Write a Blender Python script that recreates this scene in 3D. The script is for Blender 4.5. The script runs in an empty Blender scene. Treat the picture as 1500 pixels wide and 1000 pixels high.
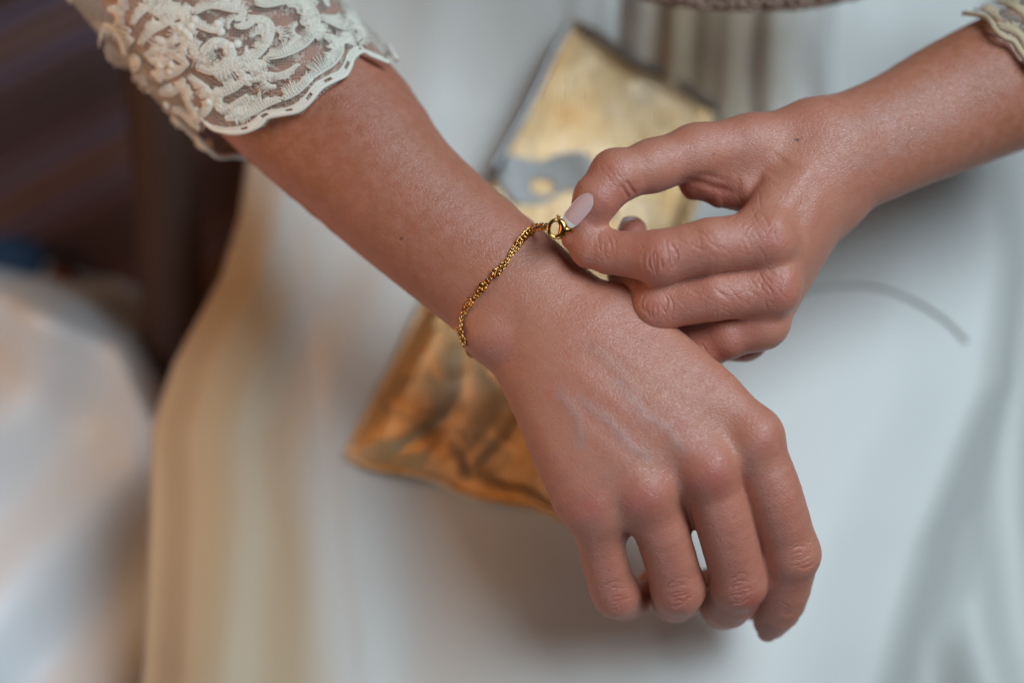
import bpy, bmesh, math, random
import numpy as np
from mathutils import Vector, Matrix
from mathutils.bvhtree import BVHTree

random.seed(7)
RNG = np.random.default_rng(7)
SC = bpy.context.scene
COL = SC.collection

# ------------------------------------------------------------------ camera, world, lights, exposure
# working frame (cm): x right, y up in the picture, z towards the camera; turned into the world by MW
PITCH = math.radians(70)
D = 52.083                                   # cm, lens to focus plane (50 mm lens, 37.5 cm wide field)
MW = Matrix(((1, 0, 0, 0),
             (0, math.sin(PITCH), -math.cos(PITCH), 0),
             (0, math.cos(PITCH), math.sin(PITCH), 0.78),
             (0, 0, 0, 1)))
MWS = MW @ Matrix.Diagonal((0.01, 0.01, 0.01, 1))

cam_d = bpy.data.cameras.new('camera')
cam = bpy.data.objects.new('camera', cam_d)
COL.objects.link(cam)
cam.matrix_world = MW @ Matrix.Translation((0, 0, D * 0.01))
cam_d.lens = 50; cam_d.sensor_width = 36
cam_d.clip_start = 0.02; cam_d.clip_end = 60
cam_d.dof.use_dof = True
cam_d.dof.focus_distance = D * 0.01 - 0.002
cam_d.dof.aperture_fstop = 2.1
SC.camera = cam

W = bpy.data.worlds.new('World'); SC.world = W; W.use_nodes = True
bg = W.node_tree.nodes['Background']
bg.inputs[0].default_value = (0.70, 0.44, 0.28, 1)
bg.inputs[1].default_value = 0.034


def area(name, loc, target, size, power, color, sy=None, spread=180):
    d = bpy.data.lights.new(name, 'AREA'); d.energy = power; d.color = color
    d.size = size; d.spread = math.radians(spread)
    if sy: d.shape = 'RECTANGLE'; d.size_y = sy
    o = bpy.data.objects.new(name, d); COL.objects.link(o)
    p = MWS @ Vector(loc); t = MWS @ Vector(target)
    o.location = p
    o.rotation_euler = (t - p).to_track_quat('-Z', 'Y').to_euler()
    return o


area('window_light', (66, 58, 92), (9, -5, -6), 0.75, 4.4, (0.68, 0.86, 1.0), 0.85, 76)
area('cool_fill_light', (-40, -120, 90), (-24, -14, -30), 0.9, 2.2, (0.58, 0.80, 1.0), None, 110)  # added fill, no real window: brightens the train and gives the bag highlights
area('lamp_light', (-40, 6, 6), (-10, -4, -12), 0.22, 0.5, (1.0, 0.52, 0.22))

SC.view_settings.view_transform = 'Standard'
SC.view_settings.look = 'None'
SC.view_settings.exposure = 0.02
SC.view_settings.gamma = 1.0
SC.view_settings.use_curve_mapping = False
SC.cycles.use_denoising = True
SC.cycles.max_bounces = 8
SC.cycles.transparent_max_bounces = 12


# ------------------------------------------------------------------ helpers
def U(px, py, z=0.0):
    """a point of the working frame, cm, seen at photograph pixel px, py and lying z cm nearer than the focus plane"""
    k = (D - z) / D
    return np.array(((px - 750) / 40 * k, (500 - py) / 40 * k, z))


def proj(P):
    k = D / (D - P[:, 2])
    return np.stack((750 + P[:, 0] * k * 40, 500 - P[:, 1] * k * 40), 1)


def tag(o, label=None, cat=None, group=None, kind=None):
    if label: o['label'] = label
    if cat: o['category'] = cat
    if group: o['group'] = group
    if kind: o['kind'] = kind
    return o


def empty(name, loc_cm):
    o = bpy.data.objects.new(name, None)
    o.empty_display_size = 0.02
    o.location = MWS @ Vector(loc_cm)
    COL.objects.link(o)
    return o


def mesh_obj(name, verts, faces, mat, parent=None, smooth=True):
    """verts in the working frame (cm), turned into world metres round the parent's base"""
    me = bpy.data.meshes.new(name)
    V = np.asarray(verts, dtype=np.float64)
    M = np.array(MWS)
    Wd = V @ M[:3, :3].T + M[:3, 3]
    if parent is not None:
        off = np.array(root_loc(parent))
    else:
        off = Wd.mean(0)
    Wd = Wd - off
    F = faces
    if isinstance(F, np.ndarray):
        n, k = F.shape
        me.vertices.add(len(Wd)); me.vertices.foreach_set('co', Wd.astype(np.float32).ravel())
        me.loops.add(n * k); me.loops.foreach_set('vertex_index', F.astype(np.int32).ravel())
        me.polygons.add(n)
        me.polygons.foreach_set('loop_start', np.arange(0, n * k, k, dtype=np.int32))
        me.polygons.foreach_set('loop_total', np.full(n, k, dtype=np.int32))
        me.update(calc_edges=True)
    else:
        me.from_pydata([tuple(v) for v in Wd], [], F)
    me.polygons.foreach_set('use_smooth', np.full(len(me.polygons), smooth))
    if mat: me.materials.append(mat)
    o = bpy.data.objects.new(name, me)
    COL.objects.link(o)
    if parent is not None:
        o.parent = parent
    else:
        o.location = off
    return o


def root_loc(o):
    p = Vector((0, 0, 0))
    while o is not None:
        p = p + o.location
        o = o.parent
    return p


def catmull(pts, n):
    P = np.asarray(pts, dtype=float)
    if len(P) < 3:
        t = np.linspace(0, 1, n)[:, None]
        return P[0] * (1 - t) + P[-1] * t
    Q = np.vstack((2 * P[0] - P[1], P, 2 * P[-1] - P[-2]))
    out = []
    m = len(P) - 1
    for s in np.linspace(0, m, n):
        i = min(int(s), m - 1); t = s - i
        a, b, c, d = Q[i], Q[i + 1], Q[i + 2], Q[i + 3]
        out.append(0.5 * (2 * b + (c - a) * t + (2 * a - 5 * b + 4 * c - d) * t * t + (3 * b - a - 3 * c + d) * t ** 3))
    return np.array(out)


class Geo:
    """collects tubes and patches into one mesh"""
    def __init__(s): s.v = []; s.f = []; s.n = 0

    def add(s, V, F):
        V = np.asarray(V, float)
        s.v.append(V); s.f.extend([tuple(int(i) + s.n for i in q) for q in F]); s.n += len(V)

    def tube(s, pts, r, sides=6, cap=True, flat=1.0, nrm=None):
        P = np.asarray(pts, float); n = len(P)
        R = np.broadcast_to(np.asarray(r, float), (n,))
        T = np.gradient(P, axis=0); T /= np.linalg.norm(T, axis=1)[:, None] + 1e-9
        ref = np.array((0, 0, 1.0)) if nrm is None else None
        V = []
        for i in range(n):
            u = nrm[i] if nrm is not None else ref
            if abs(np.dot(u, T[i])) > 0.95 and nrm is None: u = np.array((0, 1.0, 0))
            a = np.cross(T[i], u); a /= np.linalg.norm(a) + 1e-9
            b = np.cross(a, T[i])
            for k in range(sides):
                th = 2 * math.pi * k / sides
                V.append(P[i] + R[i] * (a * math.cos(th) + b * flat * math.sin(th)))
        F = []
        for i in range(n - 1):
            for k in range(sides):
                k2 = (k + 1) % sides
                F.append((i * sides + k, i * sides + k2, (i + 1) * sides + k2, (i + 1) * sides + k))
        if cap:
            F.append(tuple(range(sides - 1, -1, -1)))
            F.append(tuple((n - 1) * sides + k for k in range(sides)))
        s.add(V, F)

    def build(s, name, mat, parent=None, smooth=True):
        return mesh_obj(name, np.vstack(s.v), s.f, mat, parent, smooth)


def grid_mesh(X, Y, Z):
    ny, nx = X.shape
    V = np.stack((X.ravel(), Y.ravel(), Z.ravel()), 1)
    i = np.arange(ny * nx).reshape(ny, nx)
    F = np.stack((i[:-1, :-1].ravel(), i[:-1, 1:].ravel(), i[1:, 1:].ravel(), i[1:, :-1].ravel()), 1)
    return V, F


def waves(X, Y, seed, n=7, scale=1.0):
    r = np.random.default_rng(seed)
    out = np.zeros_like(X)
    for k in range(n):
        a = r.uniform(0, math.pi * 2); f = scale * r.uniform(0.5, 1.6); ph = r.uniform(0, 6.28)
        out += np.sin((X * math.cos(a) + Y * math.sin(a)) * f + ph + 0.8 * np.sin((X * math.sin(a) - Y * math.cos(a)) * f * 0.6 + ph * 2))
    return out / n


# ------------------------------------------------------------------ materials
def new_mat(name):
    m = bpy.data.materials.new(name); m.use_nodes = True
    nt = m.node_tree
    b = nt.nodes['Principled BSDF']
    return m, nt, b


def N(nt, typ, **kw):
    n = nt.nodes.new(typ)
    for k, v in kw.items():
        if k in n.inputs: n.inputs[k].default_value = v
        else: setattr(n, k, v)
    return n


def math_node(nt, op, a, b=None):
    n = nt.nodes.new('ShaderNodeMath'); n.operation = op
    for i, v in enumerate((a, b)):
        if v is None: continue
        if isinstance(v, (int, float)): n.inputs[i].default_value = v
        else: nt.links.new(v, n.inputs[i])
    return n.outputs[0]


def mix_col(nt, fac, a, b, blend='MIX'):
    n = nt.nodes.new('ShaderNodeMix'); n.data_type = 'RGBA'; n.blend_type = blend
    for key, v in (('Factor', fac), ('A', a), ('B', b)):
        idx = {'Factor': 0, 'A': 6, 'B': 7}[key]
        if isinstance(v, (int, float)): n.inputs[idx].default_value = v
        elif isinstance(v, tuple): n.inputs[idx].default_value = (*v, 1)
        else: nt.links.new(v, n.inputs[idx])
    return n.outputs[2]


def ramp(nt, fac, stops):
    n = nt.nodes.new('ShaderNodeValToRGB')
    e = n.color_ramp.elements
    while len(e) < len(stops): e.new(0.5)
    for el, (p, c) in zip(e, stops):
        el.position = p
        el.color = (*c, 1) if isinstance(c, tuple) else (c, c, c, 1)
    nt.links.new(fac, n.inputs[0])
    return n.outputs[0]


def skin_material():
    m, nt, b = new_mat('skin')
    L = nt.links.new
    tc = N(nt, 'ShaderNodeTexCoord')
    def attr(nm):
        a = N(nt, 'ShaderNodeAttribute'); a.attribute_name = nm
        return a.outputs['Fac']
    n1 = N(nt, 'ShaderNodeTexNoise', Scale=55.0, Detail=5.0, Roughness=0.6)
    L(tc.outputs['Object'], n1.inputs['Vector'])
    n2 = N(nt, 'ShaderNodeTexNoise', Scale=260.0, Detail=4.0, Roughness=0.65)
    L(tc.outputs['Object'], n2.inputs['Vector'])
    n3 = N(nt, 'ShaderNodeTexNoise', Scale=900.0, Detail=2.0, Roughness=0.6)
    L(tc.outputs['Object'], n3.inputs['Vector'])
    base = mix_col(nt, attr('tan'), (0.53, 0.208, 0.128), (0.33, 0.102, 0.040))  # second colour: tanned skin, with the forearms' weaker light painted in as well
    f1 = ramp(nt, n1.outputs['Fac'], ((0.35, 0.0), (0.68, 1.0)))
    c = mix_col(nt, math_node(nt, 'MULTIPLY', f1, 0.5), base, (0.48, 0.155, 0.105))
    f2 = ramp(nt, n2.outputs['Fac'], ((0.4, 0.0), (0.66, 1.0)))
    c = mix_col(nt, math_node(nt, 'MULTIPLY', f2, 0.28), c, (0.56, 0.26, 0.175))
    f3 = ramp(nt, n3.outputs['Fac'], ((0.52, 0.0), (0.75, 1.0)))
    c = mix_col(nt, math_node(nt, 'MULTIPLY', f3, 0.16), c, (0.36, 0.15, 0.10))
    c = mix_col(nt, math_node(nt, 'MULTIPLY', attr('red'), 0.9), c, (0.45, 0.10, 0.07))
    c = mix_col(nt, math_node(nt, 'MULTIPLY', attr('vein'), 0.32), c, (0.33, 0.27, 0.27))
    # sparse freckles
    v = N(nt, 'ShaderNodeTexVoronoi', Scale=75.0); L(tc.outputs['Object'], v.inputs['Vector'])
    fr = ramp(nt, v.outputs['Distance'], ((0.03, 1.0), (0.065, 0.0)))
    sel = ramp(nt, v.outputs['Color'], ((0.62, 0.0), (0.7, 1.0)))
    c = mix_col(nt, math_node(nt, 'MULTIPLY', math_node(nt, 'MULTIPLY', fr, sel), 0.4), c, (0.20, 0.085, 0.05))
    c = mix_col(nt, attr('mole'), c, (0.09, 0.04, 0.035))
    L(c, b.inputs['Base Color'])
    r = ramp(nt, n2.outputs['Fac'], ((0.3, 0.33), (0.7, 0.48)))
    L(r, b.inputs['Roughness'])
    b.inputs['Specular IOR Level'].default_value = 0.5
    b.inputs['Subsurface Weight'].default_value = 0.28
    b.inputs['Subsurface Radius'].default_value = (1.0, 0.35, 0.18)
    b.inputs['Subsurface Scale'].default_value = 0.004
    # fine relief: skin cells and hair-thin lines
    vc = N(nt, 'ShaderNodeTexVoronoi', Scale=1250.0); vc.feature = 'DISTANCE_TO_EDGE'
    mp = N(nt, 'ShaderNodeMapping'); L(tc.outputs['Object'], mp.inputs['Vector'])
    mp.inputs['Rotation'].default_value = (0.3, 0.2, 0.75); mp.inputs['Scale'].default_value = (0.55, 1.25, 1.0)
    wob = N(nt, 'ShaderNodeVectorMath'); wob.operation = 'ADD'
    nz = N(nt, 'ShaderNodeTexNoise', Scale=420.0, Detail=2.0); L(tc.outputs['Object'], nz.inputs['Vector'])
    sc = N(nt, 'ShaderNodeVectorMath'); sc.operation = 'SCALE'; sc.inputs['Scale'].default_value = 0.0012
    L(nz.outputs['Color'], sc.inputs[0]); L(mp.outputs[0], wob.inputs[0]); L(sc.outputs[0], wob.inputs[1])
    L(wob.outputs[0], vc.inputs['Vector'])
    hh = ramp(nt, vc.outputs['Distance'], ((0.0, 0.0), (0.22, 1.0)))
    h = math_node(nt, 'ADD', math_node(nt, 'MULTIPLY', hh, 0.4), math_node(nt, 'MULTIPLY', n3.outputs['Fac'], 1.1))
    h = math_node(nt, 'ADD', h, math_node(nt, 'MULTIPLY', n2.outputs['Fac'], 1.2))
    bp = N(nt, 'ShaderNodeBump', Strength=0.62, Distance=0.00026)
    L(h, bp.inputs['Height']); L(bp.outputs[0], b.inputs['Normal'])
    return m


def satin_material(name, col, rough=0.5, weave=1400.0):
    m, nt, b = new_mat(name); L = nt.links.new
    tc = N(nt, 'ShaderNodeTexCoord')
    n1 = N(nt, 'ShaderNodeTexNoise', Scale=9.0, Detail=4.0); L(tc.outputs['Object'], n1.inputs['Vector'])
    c = mix_col(nt, math_node(nt, 'MULTIPLY', n1.outputs['Fac'], 0.5), col, tuple(x * 0.88 for x in col))
    L(c, b.inputs['Base Color'])
    b.inputs['Roughness'].default_value = rough
    b.inputs['Sheen Weight'].default_value = 0.25
    b.inputs['Sheen Roughness'].default_value = 0.4
    w = N(nt, 'ShaderNodeTexNoise', Scale=weave, Detail=2.0); L(tc.outputs['Object'], w.inputs['Vector'])
    bp = N(nt, 'ShaderNodeBump', Strength=0.25, Distance=0.0004)
    L(w.outputs['Fac'], bp.inputs['Height']); L(bp.outputs[0], b.inputs['Normal'])
    return m


def gold_material(name, col, rough, bump=0.0, scale=300.0):
    m, nt, b = new_mat(name); L = nt.links.new
    tc = N(nt, 'ShaderNodeTexCoord')
    n1 = N(nt, 'ShaderNodeTexNoise', Scale=scale, Detail=5.0, Roughness=0.65); L(tc.outputs['Object'], n1.inputs['Vector'])
    c = mix_col(nt, n1.outputs['Fac'], tuple(x * 0.8 for x in col), col)
    L(c, b.inputs['Base Color'])
    b.inputs['Metallic'].default_value = 1.0
    r = ramp(nt, n1.outputs['Fac'], ((0.3, rough * 0.8), (0.7, rough * 1.25)))
    L(r, b.inputs['Roughness'])
    if bump:
        bp = N(nt, 'ShaderNodeBump', Strength=0.6, Distance=bump)
        L(n1.outputs['Fac'], bp.inputs['Height']); L(bp.outputs[0], b.inputs['Normal'])
    return m


def clutch_material():
    m, nt, b = new_mat('crinkled_gold_leather'); L = nt.links.new
    tc = N(nt, 'ShaderNodeTexCoord')
    n1 = N(nt, 'ShaderNodeTexNoise', Scale=28.0, Detail=4.0, Roughness=0.6); L(tc.outputs['Object'], n1.inputs['Vector'])
    n2 = N(nt, 'ShaderNodeTexNoise', Scale=260.0, Detail=5.0, Roughness=0.7); L(tc.outputs['Object'], n2.inputs['Vector'])
    c = ramp(nt, n1.outputs['Fac'], ((0.3, (0.58, 0.30, 0.10)), (0.5, (0.66, 0.43, 0.23)), (0.7, (0.72, 0.53, 0.36))))
    L(c, b.inputs['Base Color'])
    b.inputs['Metallic'].default_value = 0.92
    b.inputs['Roughness'].default_value = 0.36
    w = N(nt, 'ShaderNodeTexWave', Scale=170.0, Distortion=2.5, Detail=2.0); L(tc.outputs['Object'], w.inputs['Vector'])
    h = math_node(nt, 'ADD', math_node(nt, 'MULTIPLY', w.outputs['Fac'], 0.5), n2.outputs['Fac'])
    bp = N(nt, 'ShaderNodeBump', Strength=0.7, Distance=0.0009)
    L(h, bp.inputs['Height']); L(bp.outputs[0], b.inputs['Normal'])
    return m


def thread_material(name, col):
    m, nt, b = new_mat(name); L = nt.links.new
    tc = N(nt, 'ShaderNodeTexCoord')
    n1 = N(nt, 'ShaderNodeTexNoise', Scale=120.0, Detail=3.0); L(tc.outputs['Object'], n1.inputs['Vector'])
    L(mix_col(nt, n1.outputs['Fac'], tuple(x * 0.88 for x in col), col), b.inputs['Base Color'])
    b.inputs['Roughness'].default_value = 0.75
    b.inputs['Sheen Weight'].default_value = 0.2
    n2 = N(nt, 'ShaderNodeTexNoise', Scale=2500.0, Detail=2.0); L(tc.outputs['Object'], n2.inputs['Vector'])
    bp = N(nt, 'ShaderNodeBump', Strength=0.4, Distance=0.0002)
    L(n2.outputs['Fac'], bp.inputs['Height']); L(bp.outputs[0], b.inputs['Normal'])
    return m


def net_material():
    """sheer tulle: hair-thin hexagonal threads with open holes between them"""
    m, nt, b = new_mat('tulle_net'); L = nt.links.new
    tc = N(nt, 'ShaderNodeTexCoord')
    v = N(nt, 'ShaderNodeTexVoronoi', Scale=900.0, Randomness=0.35); v.feature = 'DISTANCE_TO_EDGE'
    L(tc.outputs['Object'], v.inputs['Vector'])
    a = ramp(nt, v.outputs['Distance'], ((0.05, 0.55), (0.12, 0.06)))
    L(a, b.inputs['Alpha'])
    b.inputs['Base Color'].default_value = (0.74, 0.66, 0.54, 1)
    b.inputs['Roughness'].default_value = 0.8
    return m


def plain(name, col, rough=0.5, metallic=0.0, nscale=60.0, var=0.25, coat=0.0):
    m, nt, b = new_mat(name); L = nt.links.new
    tc = N(nt, 'ShaderNodeTexCoord')
    n1 = N(nt, 'ShaderNodeTexNoise', Scale=nscale, Detail=5.0); L(tc.outputs['Object'], n1.inputs['Vector'])
    L(mix_col(nt, n1.outputs['Fac'], tuple(x * (1 - var) for x in col), col), b.inputs['Base Color'])
    b.inputs['Roughness'].default_value = rough
    b.inputs['Metallic'].default_value = metallic
    b.inputs['Coat Weight'].default_value = coat
    return m


def woven_material():
    m, nt, b = new_mat('striped_weave'); L = nt.links.new
    tc = N(nt, 'ShaderNodeTexCoord')
    mp = N(nt, 'ShaderNodeMapping'); L(tc.outputs['Object'], mp.inputs['Vector'])
    mp.inputs['Rotation'].default_value = (0, 0, math.radians(-28))
    w = N(nt, 'ShaderNodeTexWave', Scale=28.0, Distortion=1.5, Detail=2.0); w.bands_direction = 'Y'
    L(mp.outputs[0], w.inputs['Vector'])
    w2 = N(nt, 'ShaderNodeTexWave', Scale=3.6, Distortion=0.6, Detail=1.0); w2.bands_direction = 'Y'
    L(mp.outputs[0], w2.inputs['Vector'])
    n = N(nt, 'ShaderNodeTexNoise', Scale=160.0, Detail=3.0); L(tc.outputs['Object'], n.inputs['Vector'])
    c = ramp(nt, w2.outputs['Fac'], ((0.1, (0.060, 0.026, 0.022)), (0.45, (0.12, 0.052, 0.045)), (0.75, (0.12, 0.095, 0.16)), (1.0, (0.18, 0.085, 0.05))))
    c = mix_col(nt, math_node(nt, 'MULTIPLY', w.outputs['Fac'], 0.85), c, (0.014, 0.009, 0.014))
    c = mix_col(nt, math_node(nt, 'MULTIPLY', n.outputs['Fac'], 0.4), c, (0.10, 0.055, 0.05))
    L(c, b.inputs['Base Color']); b.inputs['Roughness'].default_value = 0.9
    bp = N(nt, 'ShaderNodeBump', Strength=0.6, Distance=0.003)
    L(w.outputs['Fac'], bp.inputs['Height']); L(bp.outputs[0], b.inputs['Normal'])
    return m


M_SKIN = skin_material()
M_SATIN = satin_material('ivory_satin', (0.60, 0.57, 0.52))
M_TRAIN = satin_material('cool_lit_train_satin', (0.70, 0.72, 0.73))  # same skirt cloth, the cool light on it put into the base colour
M_LACE = thread_material('ivory_lace_thread', (0.84, 0.76, 0.63))
M_LACE2 = thread_material('beige_lace_thread', (0.56, 0.41, 0.25))
M_NET = net_material()
M_CHAIN = gold_material('polished_gold', (0.70, 0.37, 0.11), 0.2)
M_CLUTCH = clutch_material()
M_NAIL = plain('pink_nail_varnish', (0.70, 0.42, 0.38), 0.08, nscale=90, var=0.06, coat=1.0)
M_NAILTIP = plain('white_nail_tip', (0.78, 0.72, 0.68), 0.16, nscale=90, var=0.05, coat=0.6)
M_WOOD = plain('dark_chair_wood', (0.055, 0.021, 0.010), 0.75, nscale=25, var=0.5, coat=0.0)
M_WOVEN = woven_material()


# ------------------------------------------------------------------ distance-field modelling of the arms
def smin(a, b, k):
    h = np.maximum(k - np.abs(a - b), 0) / k
    return np.minimum(a, b) - h * h * k * 0.25


def dot3(q, v):
    return q[:, 0] * v[0] + q[:, 1] * v[1] + q[:, 2] * v[2]


def cone(p, a, b, ra, rb):
    a = a.astype(np.float32); ab = (b - a).astype(np.float32); L2 = float(ab @ ab)
    q = p - a
    t = np.clip(dot3(q, ab) * np.float32(1 / L2), 0, 1)
    x = q[:, 0] - t * ab[0]; y = q[:, 1] - t * ab[1]; z = q[:, 2] - t * ab[2]
    return np.sqrt(x * x + y * y + z * z) - (np.float32(ra) + np.float32(rb - ra) * t)


def ball(p, c, r):
    q = p - c.astype(np.float32)
    return np.sqrt(dot3(q * q, (1, 1, 1))) - np.float32(r)


def chain(p, pts, k=0.25, fine=0):
    d = None
    if fine:
        xyz = catmull(np.array(pts, float), fine * (len(pts) - 1) + 1)
        pts = [tuple(r) for r in xyz]
    for (a, b) in zip(pts[:-1], pts[1:]):
        e = cone(p, U(*a[:3]), U(*b[:3]), a[3], b[3])
        d = e if d is None else smin(d, e, k)
    return d


class Loft:
    """a limb of elliptical section given by its two edges (pixels), depth of its middle and half thickness"""
    def __init__(s, st, n):
        rows = []
        for (lx, ly, rx, ry, zc, b) in st:
            l = U(lx, ly, zc); r = U(rx, ry, zc)
            rows.append(np.concatenate(((l + r) / 2, (r - l) / 2, (b,))))
        R = catmull(np.array(rows), n)
        s.c = R[:, :3]; s.a = np.linalg.norm(R[:, 3:6], axis=1)
        s.side = R[:, 3:6] / s.a[:, None]; s.b = R[:, 6]

    def frame(s, i):
        ax = s.c[min(i + 1, len(s.c) - 1)] - s.c[max(i - 1, 0)]; ax = ax / np.linalg.norm(ax)
        u = s.side[i]; u = u - ax * (u @ ax); u = u / np.linalg.norm(u)
        v = np.cross(ax, u)
        if v[2] < 0: v = -v
        return ax, u, v

    def __call__(s, p):
        out = None; f4 = np.float32
        for i in range(len(s.c) - 1):
            a, b = s.c[i].astype(f4), s.c[i + 1].astype(f4)
            ab = b - a; L = f4(np.linalg.norm(ab)); ax = ab / L
            u = s.side[i] - ax * (s.side[i] @ ax); u = (u / np.linalg.norm(u)).astype(f4)
            v = np.cross(ax, u)
            q = p - a
            w = dot3(q, ax)
            t = np.clip(w / L, 0, 1)
            A = 1 / (f4(s.a[i]) + f4(s.a[i + 1] - s.a[i]) * t)
            B = 1 / (f4(s.b[i]) + f4(s.b[i + 1] - s.b[i]) * t)
            x = dot3(q, u) * A; y = dot3(q, v) * B; z = (w - t * L) * B
            x *= x; y *= y; z *= z
            k0 = np.sqrt(x + y + z)
            k1 = np.sqrt(x * A * A + (y + z) * B * B) + f4(1e-9)
            d = k0 * (k0 - 1) / k1
            out = d if out is None else np.minimum(out, d)
        return out


def mesh_sdf(f, lo, hi, h, B=6):
    lo = np.asarray(lo, float)
    n = np.ceil((np.asarray(hi) - lo) / (h * B)).astype(int)
    g = np.stack(np.meshgrid(*[np.arange(k) for k in n], indexing='ij'), -1).reshape(-1, 3)
    cen = (lo + (g * B + (B - 1) / 2) * h).astype(np.float32)
    fc = f(cen)
    Fld = np.repeat(np.repeat(np.repeat(fc.reshape(n), B, 0), B, 1), B, 2).astype(np.float32)
    act = g[np.abs(fc) < h * B * 1.9]
    loc = np.stack(np.meshgrid(*[np.arange(B)] * 3, indexing='ij'), -1).reshape(-1, 3)
    for s in range(0, len(act), 4000):
        idx = (act[s:s + 4000, None, :] * B + loc[None]).reshape(-1, 3)
        Fld[idx[:, 0], idx[:, 1], idx[:, 2]] = f((lo + idx * h).astype(np.float32))
    S = Fld < 0
    c = np.zeros(np.array(Fld.shape) - 1, np.uint8)
    for dx in (0, 1):
        for dy in (0, 1):
            for dz in (0, 1):
                c += S[dx:S.shape[0] - 1 + dx, dy:S.shape[1] - 1 + dy, dz:S.shape[2] - 1 + dz]
    cell = np.argwhere((c > 0) & (c < 8))
    ids = np.full(c.shape, -1, np.int32)
    ids[cell[:, 0], cell[:, 1], cell[:, 2]] = np.arange(len(cell))
    acc = np.zeros((len(cell), 3)); cnt = np.zeros(len(cell))
    corners = [(i, j, k) for i in (0, 1) for j in (0, 1) for k in (0, 1)]
    for a in corners:
        for ax in range(3):
            if a[ax]: continue
            b = list(a); b[ax] = 1
            fa = Fld[cell[:, 0] + a[0], cell[:, 1] + a[1], cell[:, 2] + a[2]]
            fb = Fld[cell[:, 0] + b[0], cell[:, 1] + b[1], cell[:, 2] + b[2]]
            m = (fa < 0) != (fb < 0)
            t = np.where(m, fa / np.where(m, fa - fb, 1), 0)
            q = np.tile(np.array(a, float), (len(cell), 1)); q[:, ax] += t
            acc[m] += q[m]; cnt += m
    V = lo + (cell + acc / cnt[:, None]) * h
    quads = []
    for ax in range(3):
        o1, o2 = [(1, 2), (2, 0), (0, 1)][ax]
        sl0 = [slice(None)] * 3; sl1 = [slice(None)] * 3
        sl0[ax] = slice(0, -1); sl1[ax] = slice(1, None)
        A = S[tuple(sl0)]; Bq = S[tuple(sl1)]
        e = np.argwhere(A != Bq)
        e = e[(e[:, o1] > 0) & (e[:, o2] > 0) & (e[:, o1] < S.shape[o1] - 1) & (e[:, o2] < S.shape[o2] - 1)]
        ins = A[e[:, 0], e[:, 1], e[:, 2]]
        def cid(d1, d2):
            q = e.copy(); q[:, o1] += d1; q[:, o2] += d2
            return ids[q[:, 0], q[:, 1], q[:, 2]]
        Q = np.stack((cid(-1, -1), cid(0, -1), cid(0, 0), cid(-1, 0)), 1)
        Q[~ins] = Q[~ins][:, ::-1]
        quads.append(Q)
    Q = np.vstack(quads)
    return V, Q[(Q >= 0).all(1)]


def grad(f, V, e=0.03):
    """gradient and value from four samples at the corners of a tetrahedron"""
    V = V.astype(np.float32); g = np.zeros(V.shape, np.float32); m = np.zeros(len(V), np.float32)
    for k in ((1, -1, -1), (-1, -1, 1), (-1, 1, -1), (1, 1, 1)):
        k = np.array(k, np.float32); v = f(V + k * np.float32(e))
        g += v[:, None] * k; m += v
    return g.astype(float) / (4 * e), m.astype(float) / 4


def settle(f, V):
    g, m = grad(f, V)
    l = (g * g).sum(1) + 1e-6
    return V - g * np.clip(m / l, -0.05, 0.05)[:, None], g


def poly_dist(P2, pts):
    """distance in pixels from projected points to a polyline, with the place along it 0..1"""
    pts = np.asarray(pts, float)
    best = np.full(len(P2), 1e9); along = np.zeros(len(P2))
    n = len(pts) - 1
    if n == 0:
        return np.linalg.norm(P2 - pts[0], axis=1), along
    for i in range(n):
        a, b = pts[i], pts[i + 1]; ab = b - a
        t = np.clip(((P2 - a) @ ab) / (ab @ ab), 0, 1)
        d = np.linalg.norm(P2 - a - t[:, None] * ab, axis=1)
        m = d < best
        best[m] = d[m]; along[m] = (i + t[m]) / n
    return best, along


def refine(V, Q, mask_fn):
    """splits the faces of the wrinkled zones so thin creases are real relief"""
    bm = bmesh.new()
    for v in V: bm.verts.new(v)
    bm.verts.ensure_lookup_table()
    vs = bm.verts
    for q in Q:
        try: bm.faces.new((vs[q[0]], vs[q[1]], vs[q[2]], vs[q[3]]))
        except ValueError: pass
    m = mask_fn(V)
    es = [e for e in bm.edges if m[e.verts[0].index] and m[e.verts[1].index]] if False else None
    bm.verts.index_update()
    es = [e for e in bm.edges if m[e.verts[0].index] and m[e.verts[1].index]]
    bmesh.ops.subdivide_edges(bm, edges=es, cuts=2, use_grid_fill=True)
    bm.verts.index_update()
    V2 = np.array([v.co[:] for v in bm.verts])
    F2 = [[v.index for v in f.verts] for f in bm.faces]
    bm.free()
    return V2, F2


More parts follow.
